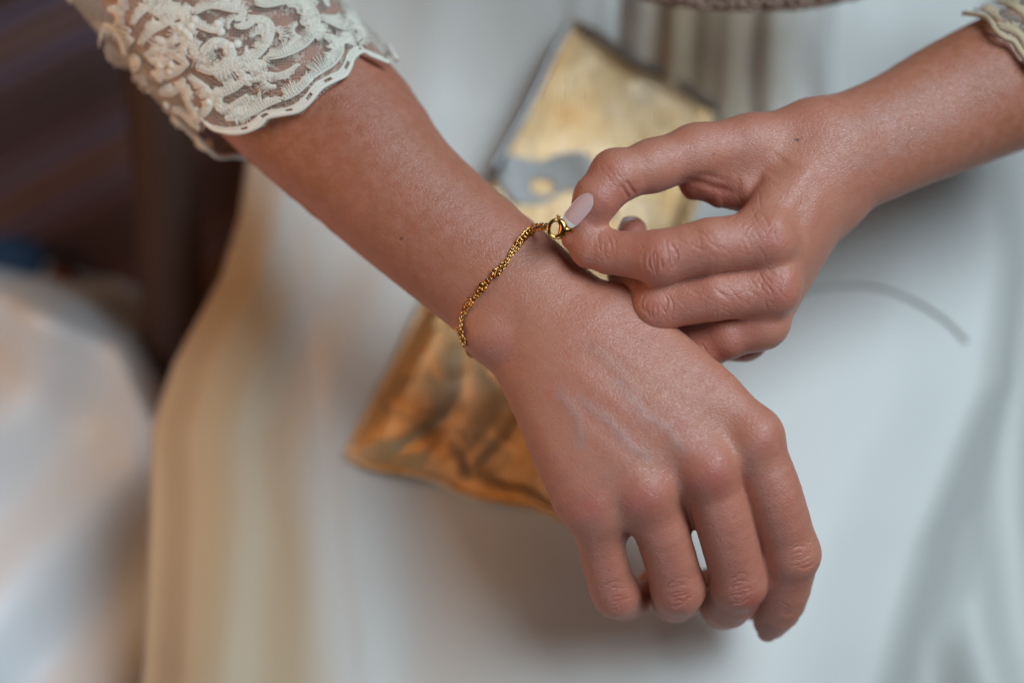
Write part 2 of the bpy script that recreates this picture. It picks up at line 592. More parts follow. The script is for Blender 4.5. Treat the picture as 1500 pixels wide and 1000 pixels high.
# ---- the arm that wears the bracelet
R_ST = [(60, -95, 250, -265, -6.8, 3.3), (160, 20, 345, -160, -6.0, 3.2), (250, 120, 425, -70, -5.3, 3.0), (333, 207, 505, 20, -4.6, 2.85), (425, 289, 583, 108, -3.9, 2.65), (500, 352, 640, 193, -3.3, 2.45),
        (570, 408, 703, 257, -2.8, 2.25), (630, 455, 762, 309, -2.35, 2.05), (678, 494, 808, 347, -1.95, 1.9), (704, 524, 852, 387, -1.6, 1.82),
        (729, 558, 905, 435, -1.15, 1.75), (748, 600, 965, 495, -0.65, 1.68), (768, 656, 1030, 548, -0.15, 1.55), (797, 722, 1088, 588, 0.15, 1.36), (828, 748, 1106, 620, 0.15, 1.12)]
R_LOFT = Loft(R_ST, 36)
R_F = {
    'pinky': [(868, 742, -0.10, 0.80), (875, 774, -0.38, 0.84), (883, 808, -0.75, 0.86), (902, 870, -1.7, 0.86), (936, 876, -3.2, 0.64), (958, 850, -4.4, 0.56)],
    'ring': [(948, 722, 0.25, 0.92), (960, 757, 0.02, 0.97), (974, 794, -0.35, 0.99), (993, 862, -1.35, 0.97), (984, 876, -3.0, 0.82), (975, 825, -4.6, 0.68)],
    'middle': [(1038, 690, 0.45, 0.95), (1050, 730, 0.28, 1.02), (1063, 774, -0.08, 1.05), (1081, 854, -1.2, 1.02), (1058, 890, -2.8, 0.84), (1040, 856, -4.4, 0.68)],
    'index': [(1107, 650, 0.22, 0.96), (1123, 694, 0.10, 1.03), (1139, 740, -0.15, 1.03), (1156, 810, -1.05, 1.02), (1146, 878, -2.3, 0.90), (1129, 910, -3.1, 0.68)],
}
R_META = [((905, 455, -0.9, 1.0), (1100, 632, 0.34, 0.97)), ((870, 485, -0.7, 1.1), (1033, 680, 0.72, 1.0)),
          ((830, 520, -0.7, 1.1), (942, 716, 0.45, 0.95)), ((790, 550, -0.8, 1.0), (866, 732, 0.0, 0.82))]
R_WEB = [((885, 735, -0.9, 0.8), (909, 770, -1.1, 0.52)), ((982, 710, -0.5, 0.85), (1002, 756, -0.85, 0.55)), ((1075, 660, -0.3, 0.85), (1094, 722, -0.7, 0.6))]
R_THUMB = [(960, 560, -1.6, 1.5), (1075, 715, -3.4, 1.15), (1092, 820, -4.3, 0.95), (1104, 882, -4.9, 0.72)]


def f_right(p):
    d = R_LOFT(p)
    # ulna head and the hollow in front of it
    d = smin(d, ball(p, U(716, 488, -1.05), 0.95), 0.8)
    mc = None
    for (q, w) in R_META:
        e = cone(p, U(*q[:3]), U(*w[:3]), q[3], w[3])
        mc = e if mc is None else smin(mc, e, 0.8)
    d = smin(d, mc, 0.7)
    fs = None
    for nm, ch in R_F.items():
        e = chain(p, ch, 0.02, 3)
        fs = e if fs is None else smin(fs, e, 0.16)
    d = smin(d, fs, 0.7)
    for (q, w) in R_WEB:
        d = smin(d, cone(p, U(*q[:3]), U(*w[:3]), q[3], w[3]), 0.45)
    d = smin(d, chain(p, R_THUMB, 0.4), 0.5)
    # knuckle heads
    for (x, y, z, r) in ((868, 738, 0.28, 0.62), (946, 720, 0.70, 0.68), (1038, 684, 0.84, 0.72), (1103, 640, 0.55, 0.74)):
        d = smin(d, ball(p, U(x, y, z), r), 0.8)
    for (x, y, z, r) in ((904, 868, -1.55, 0.86), (993, 861, -1.18, 0.98), (1083, 852, -1.0, 1.03), (1162, 810, -0.85, 1.02)):
        d = smin(d, ball(p, U(x, y, z), r), 0.3)
    return d


# ---- the arm that fastens it
L_ST = [(1640, -130, 1720, 110, -8.0, 3.0), (1560, -50, 1640, 165, -6.6, 2.9), (1500, -2, 1566, 195, -5.6, 2.75), (1424, 33, 1494, 222, -4.7, 2.5), (1350, 72, 1422, 248, -3.9, 2.25),
        (1292, 108, 1352, 274, -3.2, 2.0), (1240, 132, 1292, 298, -2.6, 1.8), (1188, 150, 1240, 318, -2.2, 1.7)]
L_LOFT = Loft(L_ST, 20)
L_F = {
    'index': [(1112, 352, 0.35, 1.03), (1040, 360, 0.7, 1.0), (968, 376, 0.55, 0.95), (892, 370, 0.0, 0.78), (862, 365, -0.1, 0.68), (838, 352, -0.2, 0.38)],
    'middle': [(1128, 424, -0.1, 0.96), (1045, 432, 0.1, 0.94), (962, 447, -0.3, 0.90), (918, 398, -1.9, 0.74), (926, 338, -2.7, 0.56)],
    'ring': [(1114, 476, -1.0, 0.86), (1065, 492, -1.0, 0.86), (1022, 511, -1.5, 0.84), (965, 470, -3.0, 0.70), (985, 400, -3.9, 0.58)],
    'pinky': [(1085, 498, -2.4, 0.76), (1020, 505, -3.2, 0.68), (985, 450, -4.2, 0.60), (1000, 400, -4.8, 0.5)],
}
L_THUMB = [(1175, 200, -2.0, 1.15), (1100, 214, -1.5, 1.15), (1020, 224, -1.0, 1.03), (955, 243, -0.5, 0.92), (905, 259, -0.1, 0.86), (874, 290, 0.1, 0.80), (852, 320, 0.05, 0.50)]
L_WEBS = [((1085, 245, -1.5, 0.95), (1030, 262, -1.25, 0.66)), ((1085, 280, -1.4, 0.85), (1054, 287, -1.4, 0.46)), ((1060, 262, -1.5, 0.75), (1014, 276, -1.35, 0.42))]


def f_left(p):
    d = L_LOFT(p)
    d = smin(d, ball(p, U(1228, 300, -2.3), 0.9), 0.6)          # ulna head at the lower edge
    hb = None
    for a, b in (((1205, 205, -2.1, 1.30), (1120, 330, -0.1, 1.0)), ((1218, 225, -1.9, 1.35), (1130, 400, -0.3, 0.98)), ((1222, 250, -2.2, 1.3), (1122, 462, -1.2, 0.9)), ((1215, 270, -2.8, 1.2), (1095, 490, -2.4, 0.85))):
        e = cone(p, U(*a[:3]), U(*b[:3]), a[3], b[3])
        hb = e if hb is None else smin(hb, e, 0.9)
    d = smin(d, hb, 0.8)
    fs = None
    for nm, ch in L_F.items():
        e = chain(p, ch, 0.12)
        fs = e if fs is None else smin(fs, e, 0.05)
    d = smin(d, fs, 0.6)
    th = chain(p, L_THUMB, 0.4)
    d = smin(d, th, 0.8)
    # web between thumb and first finger
    for (q, w) in L_WEBS:
        d = smin(d, cone(p, U(*q[:3]), U(*w[:3]), q[3], w[3]), 0.4)
    # knuckle heads
    for (x, y, z, r) in ((1128, 352, 0.6, 0.72), (1136, 424, 0.2, 0.68), (1118, 476, -0.7, 0.64)):
        d = smin(d, ball(p, U(x, y, z), r), 0.7)
    for (x, y, z, r) in ((966, 380, 0.60, 0.82), (962, 452, -0.2, 0.76), (1022, 516, -1.4, 0.70), (898, 252, -0.1, 0.74)):
        d = smin(d, ball(p, U(x, y, z), r), 0.5)
    return d


def soft(x, a, b):
    t = np.clip((x - a) / (b - a), 0, 1)
    return t * t * (3 - 2 * t)


def build_arm(name, f, lo, hi, strokes, paints, zones, parent, label, h=0.075, moles=()):
    V, Q = mesh_sdf(f, lo, hi, h)

    def zmask(VV):
        p2 = proj(VV); m = np.zeros(len(VV), bool)
        for (x, y, r) in zones: m |= ((p2[:, 0] - x) ** 2 + (p2[:, 1] - y) ** 2) < r * r
        i = np.where(m)[0]; g, _ = grad(f, VV[i]); m[i] = g[:, 2] > -0.2
        return m
    if zones:
        V, F = refine(V, Q, zmask)
    else:
        F = [list(q) for q in Q]
    V, g = settle(f, V); Nn = g / (np.linalg.norm(g, axis=1)[:, None] + 1e-9)
    p2 = proj(V)
    face = soft(Nn[:, 2], 0.02, 0.35)
    disp = np.zeros(len(V))
    order = np.argsort(p2[:, 0]); sx = p2[order, 0]

    def near(pts, m):
        q = np.array(pts); a, b = np.searchsorted(sx, (q[:, 0].min() - m, q[:, 0].max() + m))
        I = order[a:b]; y = p2[I, 1]
        return I[(y > q[:, 1].min() - m) & (y < q[:, 1].max() + m)]
    for (pts, w, amp, *ends) in strokes:
        I = near(pts, w * 2.6)
        dd, al = poly_dist(p2[I], pts)
        fade = 1.0
        if len(pts) > 1:
            e = ends[0] if ends else 0.15
            fade = soft(al, 0, e) * soft(1 - al, 0, e)
        disp[I] += amp * np.exp(-(dd / w) ** 2) * fade * face[I]
    V = V + Nn * disp[:, None]
    o = mesh_obj(name, V, F, M_SKIN, parent)
    tag(o, label)
    me = o.data
    def put(nm, arr):
        a = me.attributes.new(nm, 'FLOAT', 'POINT'); a.data.foreach_set('value', np.clip(arr, 0, 1).astype(np.float32))
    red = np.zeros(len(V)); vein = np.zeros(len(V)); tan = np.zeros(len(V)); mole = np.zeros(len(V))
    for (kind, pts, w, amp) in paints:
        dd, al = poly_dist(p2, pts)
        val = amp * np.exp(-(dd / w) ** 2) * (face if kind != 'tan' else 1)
        if kind == 'red': red = np.maximum(red, val)
        if kind == 'vein': vein = np.maximum(vein, val)
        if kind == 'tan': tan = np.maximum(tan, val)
    for (x, y, r) in moles:
        mole = np.maximum(mole, (1 - soft(np.hypot(p2[:, 0] - x, p2[:, 1] - y), r * 0.5, r)) * face)
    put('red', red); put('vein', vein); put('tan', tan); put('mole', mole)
    bvh = BVHTree.FromPolygons([Vector(v) for v in V], F)
    return o, bvh, V


CAMP = Vector((0, 0, D))


def hit(bvh, px, py):
    d = Vector(U(px, py, 0)) - CAMP; d.normalize()
    loc, nrm, i, dist = bvh.ray_cast(CAMP, d)
    return (np.array(loc), np.array(nrm)) if loc is not None else (None, None)


person = empty('person', (0, 12, -14))
tag(person, 'woman seated in an ivory dress with lace sleeves, fastening a gold bracelet', 'person')

# strokes: (pixels, width in pixels, height in cm)
def arcs(cx, cy, ang, r, n, gap, length, amp, w=2.0, bow=0.25, seed=0):
    """a bundle of uneven creases lying across a finger whose axis has the angle ang; they bow round the joint"""
    rr = random.Random(seed); out = []
    ca, sa = math.cos(ang), math.sin(ang)
    for k in range(n):
        f = (k - (n - 1) / 2) / max(1, (n - 1) / 2)
        o = f * gap * (n - 1) / 2 + rr.uniform(-0.35, 0.35) * gap
        ln = length * rr.uniform(0.45, 1.0) * (1.0 if abs(f) > 0.3 else 0.75); sh = rr.uniform(-0.35, 0.35) * length
        pts = []
        for j in range(7):
            t = -1 + 2 * j / 6
            u = o + f * bow * r * 0.45 * (t * t * -1 + 0.5) + rr.uniform(-1, 1) * 1.3
            v = t * ln + sh
            pts.append((cx + ca * u - sa * v, cy + sa * u + ca * v))
        out.append((pts, w * rr.uniform(0.7, 1.1), -amp * rr.uniform(0.35, 1.1), 0.35))
    for k in range(n * 2):                                  # little slanting lines between them
        u = rr.uniform(-1, 1) * gap * n * 0.6; v = rr.uniform(-1, 1) * length * 0.9; a = ang + math.pi / 2 + rr.uniform(-0.7, 0.7); l = rr.uniform(4, 10)
        x, y = cx + ca * u - sa * v, cy + sa * u + ca * v
        out.append(([(x - math.cos(a) * l, y - math.sin(a) * l), (x, y), (x + math.cos(a) * l, y + math.sin(a) * l)], w * 0.65, -amp * rr.uniform(0.15, 0.45), 0.4))
    return out


R_strokes = [
    # tendons
    ([(800, 560), (870, 640), (950, 715)], 14, 0.03), ([(830, 530), (930, 610), (1035, 685)], 15, 0.045), ([(850, 480), (960, 545), (1080, 610)], 14, 0.045), ([(775, 600), (820, 680), (860, 735)], 14, 0.03),
    # veins
    ([(850, 585), (895, 620), (925, 655), (950, 668)], 7, 0.022), ([(905, 560), (945, 610), (975, 625), (1000, 660)], 7, 0.022), ([(820, 575), (845, 610), (850, 650)], 7, 0.018), ([(860, 505), (905, 540), (940, 585)], 7, 0.02),
    # hollows between knuckles
    ([(880, 670), (911, 790)], 17, -0.05, 0.5), ([(970, 640), (1006, 775)], 17, -0.06, 0.5), ([(1060, 585), (1096, 730)], 16, -0.06, 0.5),
    # hollow in front of the ulna head
    ([(715, 455), (785, 490)], 20, -0.05, 0.5), ([(720, 530), (790, 535)], 18, -0.05, 0.5), ([(700, 505), (760, 500)], 18, 0.04, 0.5),
]
for (x, y, a, s) in ((905, 872, 1.30, 1), (993, 866, 1.35, 2), (1086, 862, 1.30, 3), (1168, 815, 1.25, 4)):
    R_strokes += arcs(x, y, a, 34, 7, 5.2, 27, 0.026, 1.8, 0.6, s)
for (x, y, a, s) in ((1150, 893, 1.9, 7), ):
    R_strokes += arcs(x, y, a, 28, 3, 5, 18, 0.03, 2.2, 0.3, s)
for k in range(12):
    t = k / 11
    x, y = 716 + 40 * t, 545 + 55 * t
    R_strokes.append(([(x, y), (x + 22, y - 10), (x + 46, y - 24)], 2.4, -0.012, 0.4))

R_paint = [('red', [(866, 742)], 30, 0.75), ('red', [(946, 738)], 34, 0.75), ('red', [(1046, 705)], 36, 0.8), ('red', [(1128, 645)], 28, 0.45), ('red', [(908, 880)], 26, 0.6), ('red', [(995, 875)], 26, 0.6), ('red', [(1090, 868)], 26, 0.55), ('red', [(1170, 820)], 28, 0.45),
           ('red', [(880, 790), (906, 890)], 34, 0.38), ('red', [(968, 780), (993, 890)], 36, 0.38), ('red', [(1062, 760), (1084, 890)], 38, 0.38), ('red', [(1140, 730), (1160, 830), (1130, 920)], 36, 0.36), ('red', [(1128, 925)], 22, 0.6),
           ('red', [(1104, 885)], 22, 0.9), ('red', [(735, 500)], 22, 0.35),
           ('vein', [(850, 585), (895, 620), (925, 655), (950, 668)], 8, 0.8), ('vein', [(905, 560), (945, 610), (975, 625), (1000, 660)], 8, 0.75), ('vein', [(820, 575), (845, 610), (850, 650)], 9, 0.7), ('vein', [(860, 505), (905, 540), (940, 585)], 9, 0.4),
           ('tan', [(100, -40), (450, 210)], 210, 1.0), ('tan', [(450, 210), (610, 340)], 150, 0.75)]  # tan: partly real tan, partly dimmer light painted towards the sleeve
R_zones = [(905, 875, 42), (992, 868, 42), (1084, 862, 46), (1162, 815, 48), (1145, 893, 34)]
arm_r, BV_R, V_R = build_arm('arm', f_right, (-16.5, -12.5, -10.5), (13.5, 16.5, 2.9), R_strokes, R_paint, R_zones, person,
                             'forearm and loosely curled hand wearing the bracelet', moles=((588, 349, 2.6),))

L_strokes = [
    ([(1190, 235), (1160, 290), (1128, 345)], 14, 0.06), ([(1205, 265), (1180, 350), (1145, 425)], 12, 0.05),
    ([(985, 262), (1020, 266), (1050, 276), (1090, 284)], 6, -0.055, 0.3), ([(1000, 255), (1040, 258), (1080, 270)], 5, -0.03, 0.4),
    ([(1150, 230), (1130, 260)], 16, -0.05),
]
# thumb joint, with the deep bend crease on its inner side
L_strokes += arcs(898, 250, 2.55, 34, 6, 5, 24, 0.020, 1.8, 0.5, 11)
L_strokes += [([(915, 262), (924, 275), (932, 287)], 3.0, -0.06, 0.3), ([(908, 268), (916, 281), (922, 293)], 2.6, -0.05, 0.3), ([(941, 250), (944, 264), (946, 275)], 2.6, -0.025, 0.3)]
# first finger
L_strokes += arcs(966, 380, 3.05, 36, 8, 5.6, 30, 0.042, 1.9, 0.9, 12)
L_strokes += arcs(890, 362, 3.0, 28, 4, 6, 22, 0.024, 1.7, 0.3, 13)
L_strokes += arcs(962, 452, 3.05, 32, 7, 5.6, 27, 0.038, 1.9, 0.9, 14)
L_strokes += arcs(1022, 516, 2.8, 28, 5, 5.0, 20, 0.028, 1.9, 0.6, 15)
rr = random.Random(5)
for (cx, cy, sx, sy, ang, n, am) in ((1105, 340, 42, 42, 1.15, 34, 0.014), (1040, 352, 60, 26, 0.5, 30, 0.010), (1120, 425, 40, 26, 0.9, 22, 0.014), (1060, 440, 55, 22, 0.5, 22, 0.010), (1165, 300, 30, 40, 1.3, 14, 0.008), (1000, 300, 20, 14, 0.2, 5, 0.01)):
    for k in range(n):
        x = cx + rr.gauss(0, 0.5) * sx; y = cy + rr.gauss(0, 0.5) * sy; a = ang + rr.choice((0, 0, 0.9)) + rr.gauss(0, 0.18); l = rr.uniform(9, 22)
        dx, dy = math.cos(a) * l, math.sin(a) * l
        L_strokes.append(([(x - dx, y - dy), (x + rr.uniform(-2, 2), y + rr.uniform(-2, 2)), (x + dx, y + dy)], rr.uniform(1.5, 2.3), -am * rr.uniform(0.5, 1.3), 0.4))
L_paint = [('red', [(870, 368), (1090, 365)], 34, 0.28), ('red', [(960, 450), (1100, 440)], 32, 0.30), ('red', [(1020, 515), (1100, 485)], 30, 0.35), ('red', [(900, 280), (860, 320)], 26, 0.35), ('red', [(1130, 355)], 26, 0.5), ('red', [(1140, 430)], 26, 0.6), ('red', [(965, 385)], 26, 0.45), ('red', [(962, 455)], 26, 0.5), ('red', [(1022, 520)], 26, 0.55), ('red', [(905, 300), (930, 285)], 24, 0.45), ('red', [(1000, 285), (1060, 285)], 26, 0.55), ('red', [(850, 360), (840, 345)], 22, 0.35), ('red', [(925, 325)], 22, 0.4), ('red', [(895, 245)], 22, 0.35),
           ('vein', [(1240, 190), (1300, 170), (1360, 130)], 14, 0.3), ('vein', [(1255, 240), (1310, 220), (1390, 170)], 14, 0.3),
           ('tan', [(1470, 110), (1640, 60)], 130, 1.0), ('tan', [(1340, 190), (1470, 110)], 100, 0.65)]  # tan here also carries painted shade towards the sleeve
L_zones = [(966, 378, 48), (962, 452, 42), (1022, 516, 34), (1105, 345, 62), (1040, 355, 45), (1125, 425, 44), (1050, 440, 46), (895, 260, 46), (890, 365, 36), (1040, 270, 40)]
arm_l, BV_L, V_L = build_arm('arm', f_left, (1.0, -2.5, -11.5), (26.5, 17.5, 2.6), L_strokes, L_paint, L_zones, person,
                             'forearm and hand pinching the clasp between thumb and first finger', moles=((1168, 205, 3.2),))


# ------------------------------------------------------------------ finger nails
def nail(tip, root, up, width, length, rad, parent, label=None, tipfrac=0.0, point=0.35, lift=0.0):
    """a curved plate: root and tip in cm, up = outward direction"""
    tip = np.array(tip); root = np.array(root); up = np.array(up, float)
    ax = tip - root; L0 = np.linalg.norm(ax); ax = ax / L0
    up = up - ax * (up @ ax); up /= np.linalg.norm(up)
    sd = np.cross(ax, up)
    nu, nv = 15, 11
    V = []; F = []; Mi = []
    for lay, off in enumerate((0.0, -0.035)):
        for i in range(nu):
            t = i / (nu - 1)
            w = width * 0.5 * math.sqrt(1 - max(0, (0.38 - t) / 0.40) ** 2) * (1 - point * max(0, (t - 0.6) / 0.4) ** 2.2)
            for j in range(nv):
                s = -1 + 2 * j / (nv - 1)
                x = s * w
                th = x / rad
                end = (0.07 * (1 - s * s) * L0) * (soft(np.array(t), 0.5, 1.0)) - (0.08 * (1 - s * s) * L0) * (1 - soft(np.array(t), 0.0, 0.4))
                z = rad * (math.cos(th) - 1) - 0.10 * L0 * (t - 0.4) ** 2 + off + lift
                V.append(root + ax * (t * L0 + float(end)) + sd * rad * math.sin(th) + up * z)
    for lay in (0, 1):
        for i in range(nu - 1):
            for j in range(nv - 1):
                a = lay * nu * nv + i * nv + j
                q = (a, a + 1, a + nv + 1, a + nv)
                F.append(q if lay == 0 else q[::-1]); Mi.append(1 if (tipfrac and (i + 1) / (nu - 1) > 1 - tipfrac) else 0)
    B = nu * nv
    for i in range(nu - 1):
        for j in (0, nv - 1):
            a = i * nv + j; F.append((a, a + nv, a + nv + B, a + B)); Mi.append(0)
    for j in range(nv - 1):
        for i in (0, nu - 1):
            a = i * nv + j; F.append((a, a + 1, a + 1 + B, a + B)); Mi.append(1 if (i and tipfrac) else 0)
    o = mesh_obj('fingernail', V, F, M_NAIL, parent)
    o.data.materials.append(M_NAILTIP)
    o.data.polygons.foreach_set('material_index', np.array(Mi, np.int32))
    if label: tag(o, label)
    return o


def nail_at(bvh, tip, root, width, rad, parent, label, lift=0.03, ztip=0.0, upx=(0, 0, 0), **k):
    r, n = hit(bvh, *root)
    m, n2 = hit(bvh, tip[0] * 0.45 + root[0] * 0.55, tip[1] * 0.45 + root[1] * 0.55)
    up = (n + 1.5 * n2) + np.array(upx); up /= np.linalg.norm(up)
    t = U(tip[0], tip[1], m[2] + ztip)
    return nail(t + up * lift, r + up * lift * 0.4, up, width, 1.0, rad, parent, label, **k)


nail_at(BV_L, (827, 331), (865, 286), 0.76, 0.52, arm_l, 'pale pink thumbnail with a white tip', lift=0.075, ztip=0.0, upx=(0.2, 0.18, 0.4), tipfrac=0.2, point=0.5)
nail(U(921, 318, -2.35), U(915, 350, -2.0), (-0.3, 0.6, 1.0), 0.8, 0.8, 0.5, arm_l, 'pink nail of the tucked middle finger', point=0.3, tipfrac=0.15)
nail_at(BV_R, (1119, 937), (1138, 911), 0.86, 0.6, arm_r, 'nail at the tip of the first finger', ztip=-0.5, point=0.3).data.materials[0] = plain('bare_nail', (0.46, 0.17, 0.125), 0.4, coat=0.0)


# ------------------------------------------------------------------ lace sleeves
def sleeve_surface(loft, i0, i1, grow_fn, nth=72, nu=60):
    """samples round the arm: rows along the arm, columns round it; th=pi/2 faces the camera"""
    rows = []
    idx = np.linspace(i0, i1, nu)
    for s in idx:
        i = int(min(s, len(loft.c) - 2)); t = s - i
        c = loft.c[i] * (1 - t) + loft.c[i + 1] * t
        a = loft.a[i] * (1 - t) + loft.a[i + 1] * t; b = loft.b[i] * (1 - t) + loft.b[i + 1] * t
        ax, u, v = loft.frame(i); ax2, u2, v2 = loft.frame(min(i + 1, len(loft.c) - 1))
        u = u * (1 - t) + u2 * t; v = v * (1 - t) + v2 * t
        th = np.linspace(0, 2 * math.pi, nth, endpoint=False)
        g = grow_fn(th, s)
        rows.append(c + u * ((a + g) * np.cos(th))[:, None] + v * ((b + g) * np.sin(th))[:, None])
    return np.array(rows)


def tube_faces(nu, nth):
    F = []
    for i in range(nu - 1):
        for j in range(nth):
            k = (j + 1) % nth
            F.append((i * nth + j, i * nth + k, (i + 1) * nth + k, (i + 1) * nth + j))
    return F


class Cloth:
    def __init__(s, S):
        s.nu, s.nth = S.shape[:2]; s.V = S.reshape(-1, 3); s.F = tube_faces(s.nu, s.nth)
        s.bvh = BVHTree.FromPolygons([Vector(v) for v in s.V], s.F)
        s.mid = s.V.mean(0)

    def at(s, px, py):
        p, n = hit(s.bvh, px, py)
        if p is None: return None, None
        if n[2] < 0: n = -n
        return p, n

    def lift(s, pts, off):
        P = []; Nn = []
        for (x, y) in pts:
            p, n = s.at(x, y)
            if p is None: continue
            P.append(p + n * off); Nn.append(n)
        return np.array(P), np.array(Nn)


def resample(pts, step):
    P = catmull(pts, max(8, len(pts) * 10))
    d = np.concatenate(([0], np.cumsum(np.linalg.norm(np.diff(P, axis=0), axis=1))))
    n = max(2, int(d[-1] / step))
    t = np.linspace(0, d[-1], n)
    return np.stack([np.interp(t, d, P[:, k]) for k in range(P.shape[1])], 1)


def comb_petal(geo, cloth, spine, wi, wo, rr, step=2.1, r=0.027, sway=0.35):
    """satin-stitch petal: close parallel threads laid across a spine; ragged on the inner (wi) side, bound on the outer (wo)"""
    spine = list(spine)[::-1] if wi > 0 else spine; wi = abs(wi)
    P = resample(spine, step); T = np.gradient(P, axis=0); T /= np.linalg.norm(T, axis=1)[:, None] + 1e-9
    Nn = np.stack((-T[:, 1], T[:, 0]), 1)
    n = len(P); lastin = 1.0
    for i in range(n):
        t = i / max(1, n - 1)
        env = min(1.0, 0.35 + 3.0 * min(t, 1 - t))
        if i % 4 == 0: lastin = rr.uniform(0.5, 1.2)
        a = wi * env * lastin * rr.uniform(0.85, 1.12); b = wo * env
        pts = []
        for k in range(6):
            s = k / 5; q = P[i] + Nn[i] * (-b + (a + b) * s) + T[i] * (sway * a * s * s * math.sin(i * 0.35 + 1.0) + rr.uniform(-0.25, 0.25))
            pts.append(q)
        L, NN = cloth.lift(pts, 0.035)
        if len(L) < 4: continue
        arch = np.sin(np.linspace(0.15, math.pi * 0.92, len(L))) * 0.03
        geo.tube(L + NN * arch[:, None], r * rr.uniform(0.85, 1.15), 5, True, 1.0, NN)
        if i % 2 == 0:
            m = len(L) // 2 + 1
            geo.tube(L[:m] + NN[:m] * (arch[:m, None] + 0.012), r * 1.3, 5, True, 1.0, NN[:m])
    # bound outer cord
    C = P - Nn * wo
    L, NN = cloth.lift(resample(C, 3.5), 0.045)
    if len(L) > 3: geo.tube(L, 0.04, 7, True, 0.8, NN)


ZS = 3.125
def Z(pts): return [(140 + x / ZS, y / ZS) for (x, y) in pts]


# right sleeve (worn on the bracelet arm)
EDGE = Z([(505, 560), (545, 590), (590, 603), (640, 610), (700, 600), (755, 575), (790, 540), (860, 525), (930, 510), (980, 470), (1030, 410), (1090, 375), (1140, 350), (1165, 310), (1180, 270), (1220, 240), (1260, 258), (1300, 275), (1340, 292)])


def grow_r(th, s):
    # looser on the lower, left side (cos < 0) and behind
    return 0.30 + 0.55 * np.clip(-np.cos(th), 0, 1) ** 1.5 + 0.35 * np.clip(-np.sin(th), 0, 1) + 0.06 * np.sin(th * 7 + s * 1.1) + 0.05 * np.sin(th * 4 - s * 1.9)


S_R = sleeve_surface(R_LOFT, 0.2, 11.5, grow_r, 84, 90)
CL_FULL = Cloth(S_R)
# the fabric is cut along the scalloped hem: keep what lies up the arm from it
E2 = np.array(resample(EDGE, 3.0))
AXD = np.array((0.76, 0.65))
PERP = np.array((0.65, -0.76))
es = E2 @ PERP; ea = E2 @ AXD
order = np.argsort(es)
p2 = proj(CL_FULL.V)
vs = p2 @ PERP; va = p2 @ AXD
lim = np.interp(vs, es[order], ea[order])
thi = np.tile(np.arange(84), 90)
back = np.sin(thi / 84 * 2 * math.pi) < -0.05
tha = thi / 84 * 2 * math.pi
lim = np.where(back, np.interp(tha, [math.pi, 1.12 * math.pi, 1.3 * math.pi, 1.6 * math.pi, 2 * math.pi], [350, 400, 440, 455, 484]) + 7 * np.sin(tha * 10), lim)
# slide each column so that its last row lands on the hem
S2 = np.array(S_R)
for j in range(84):
    col = S_R[:, j]; a = proj(col) @ AXD
    L = lim.reshape(90, 84)[:, j]
    ok = np.where(a > L)[0]
    last = ok[0] if len(ok) else 89
    t = np.linspace(0, max(last, 4), 90)
    for k in range(3): S2[:, j, k] = np.interp(t, np.arange(90), col[:, k])
sleeve = mesh_obj('sleeve', S2.reshape(-1, 3), tube_faces(90, 84), M_NET, person)
tag(sleeve, 'ivory lace sleeve with a scalloped hem above the bracelet arm')

g = Geo(); rr = random.Random(3)
# hem cord, second cord and the bars between them
L, NN = CL_FULL.lift(resample(EDGE, 3.0), 0.06); g.tube(L, 0.09, 8, True, 0.8, NN)
for k in range(0, len(L)): pass
hem2 = [(x - 11 * AXD[0] * 0.9 + 0.0, y - 11 * AXD[1] * 0.9) for (x, y) in resample(EDGE, 3.0)]
L2, NN2 = CL_FULL.lift(hem2, 0.06)
g.tube(L2, 0.05, 6, True, 0.8, NN2)
EP = resample(EDGE, 2.0)
i = 0
while i < len(EP):
    if (i // 6) % 3 != 2:
        a = EP[i]; b = a - AXD * rr.uniform(10, 13)
        Lb, Nb = CL_FULL.lift([a, (a + b) / 2, b], 0.05)
        if len(Lb) > 2: g.tube(Lb, 0.045, 5, True, 1, Nb)
    i += 1
# wrap the hem on round the back
tail = S2[-1]; th = np.arange(84) / 84 * 2 * math.pi
sel = [j for j in range(84) if not (0.05 < th[j] < math.pi - 0.05)]
sel = sorted(sel, key=lambda j: (th[j] - math.pi) % (2 * math.pi))
if len(sel) > 4: g.tube(catmull(tail[sel], 120), 0.11, 7)
trim = g.build('hem_trim', M_LACE, sleeve); tag(trim, kind='stuff')

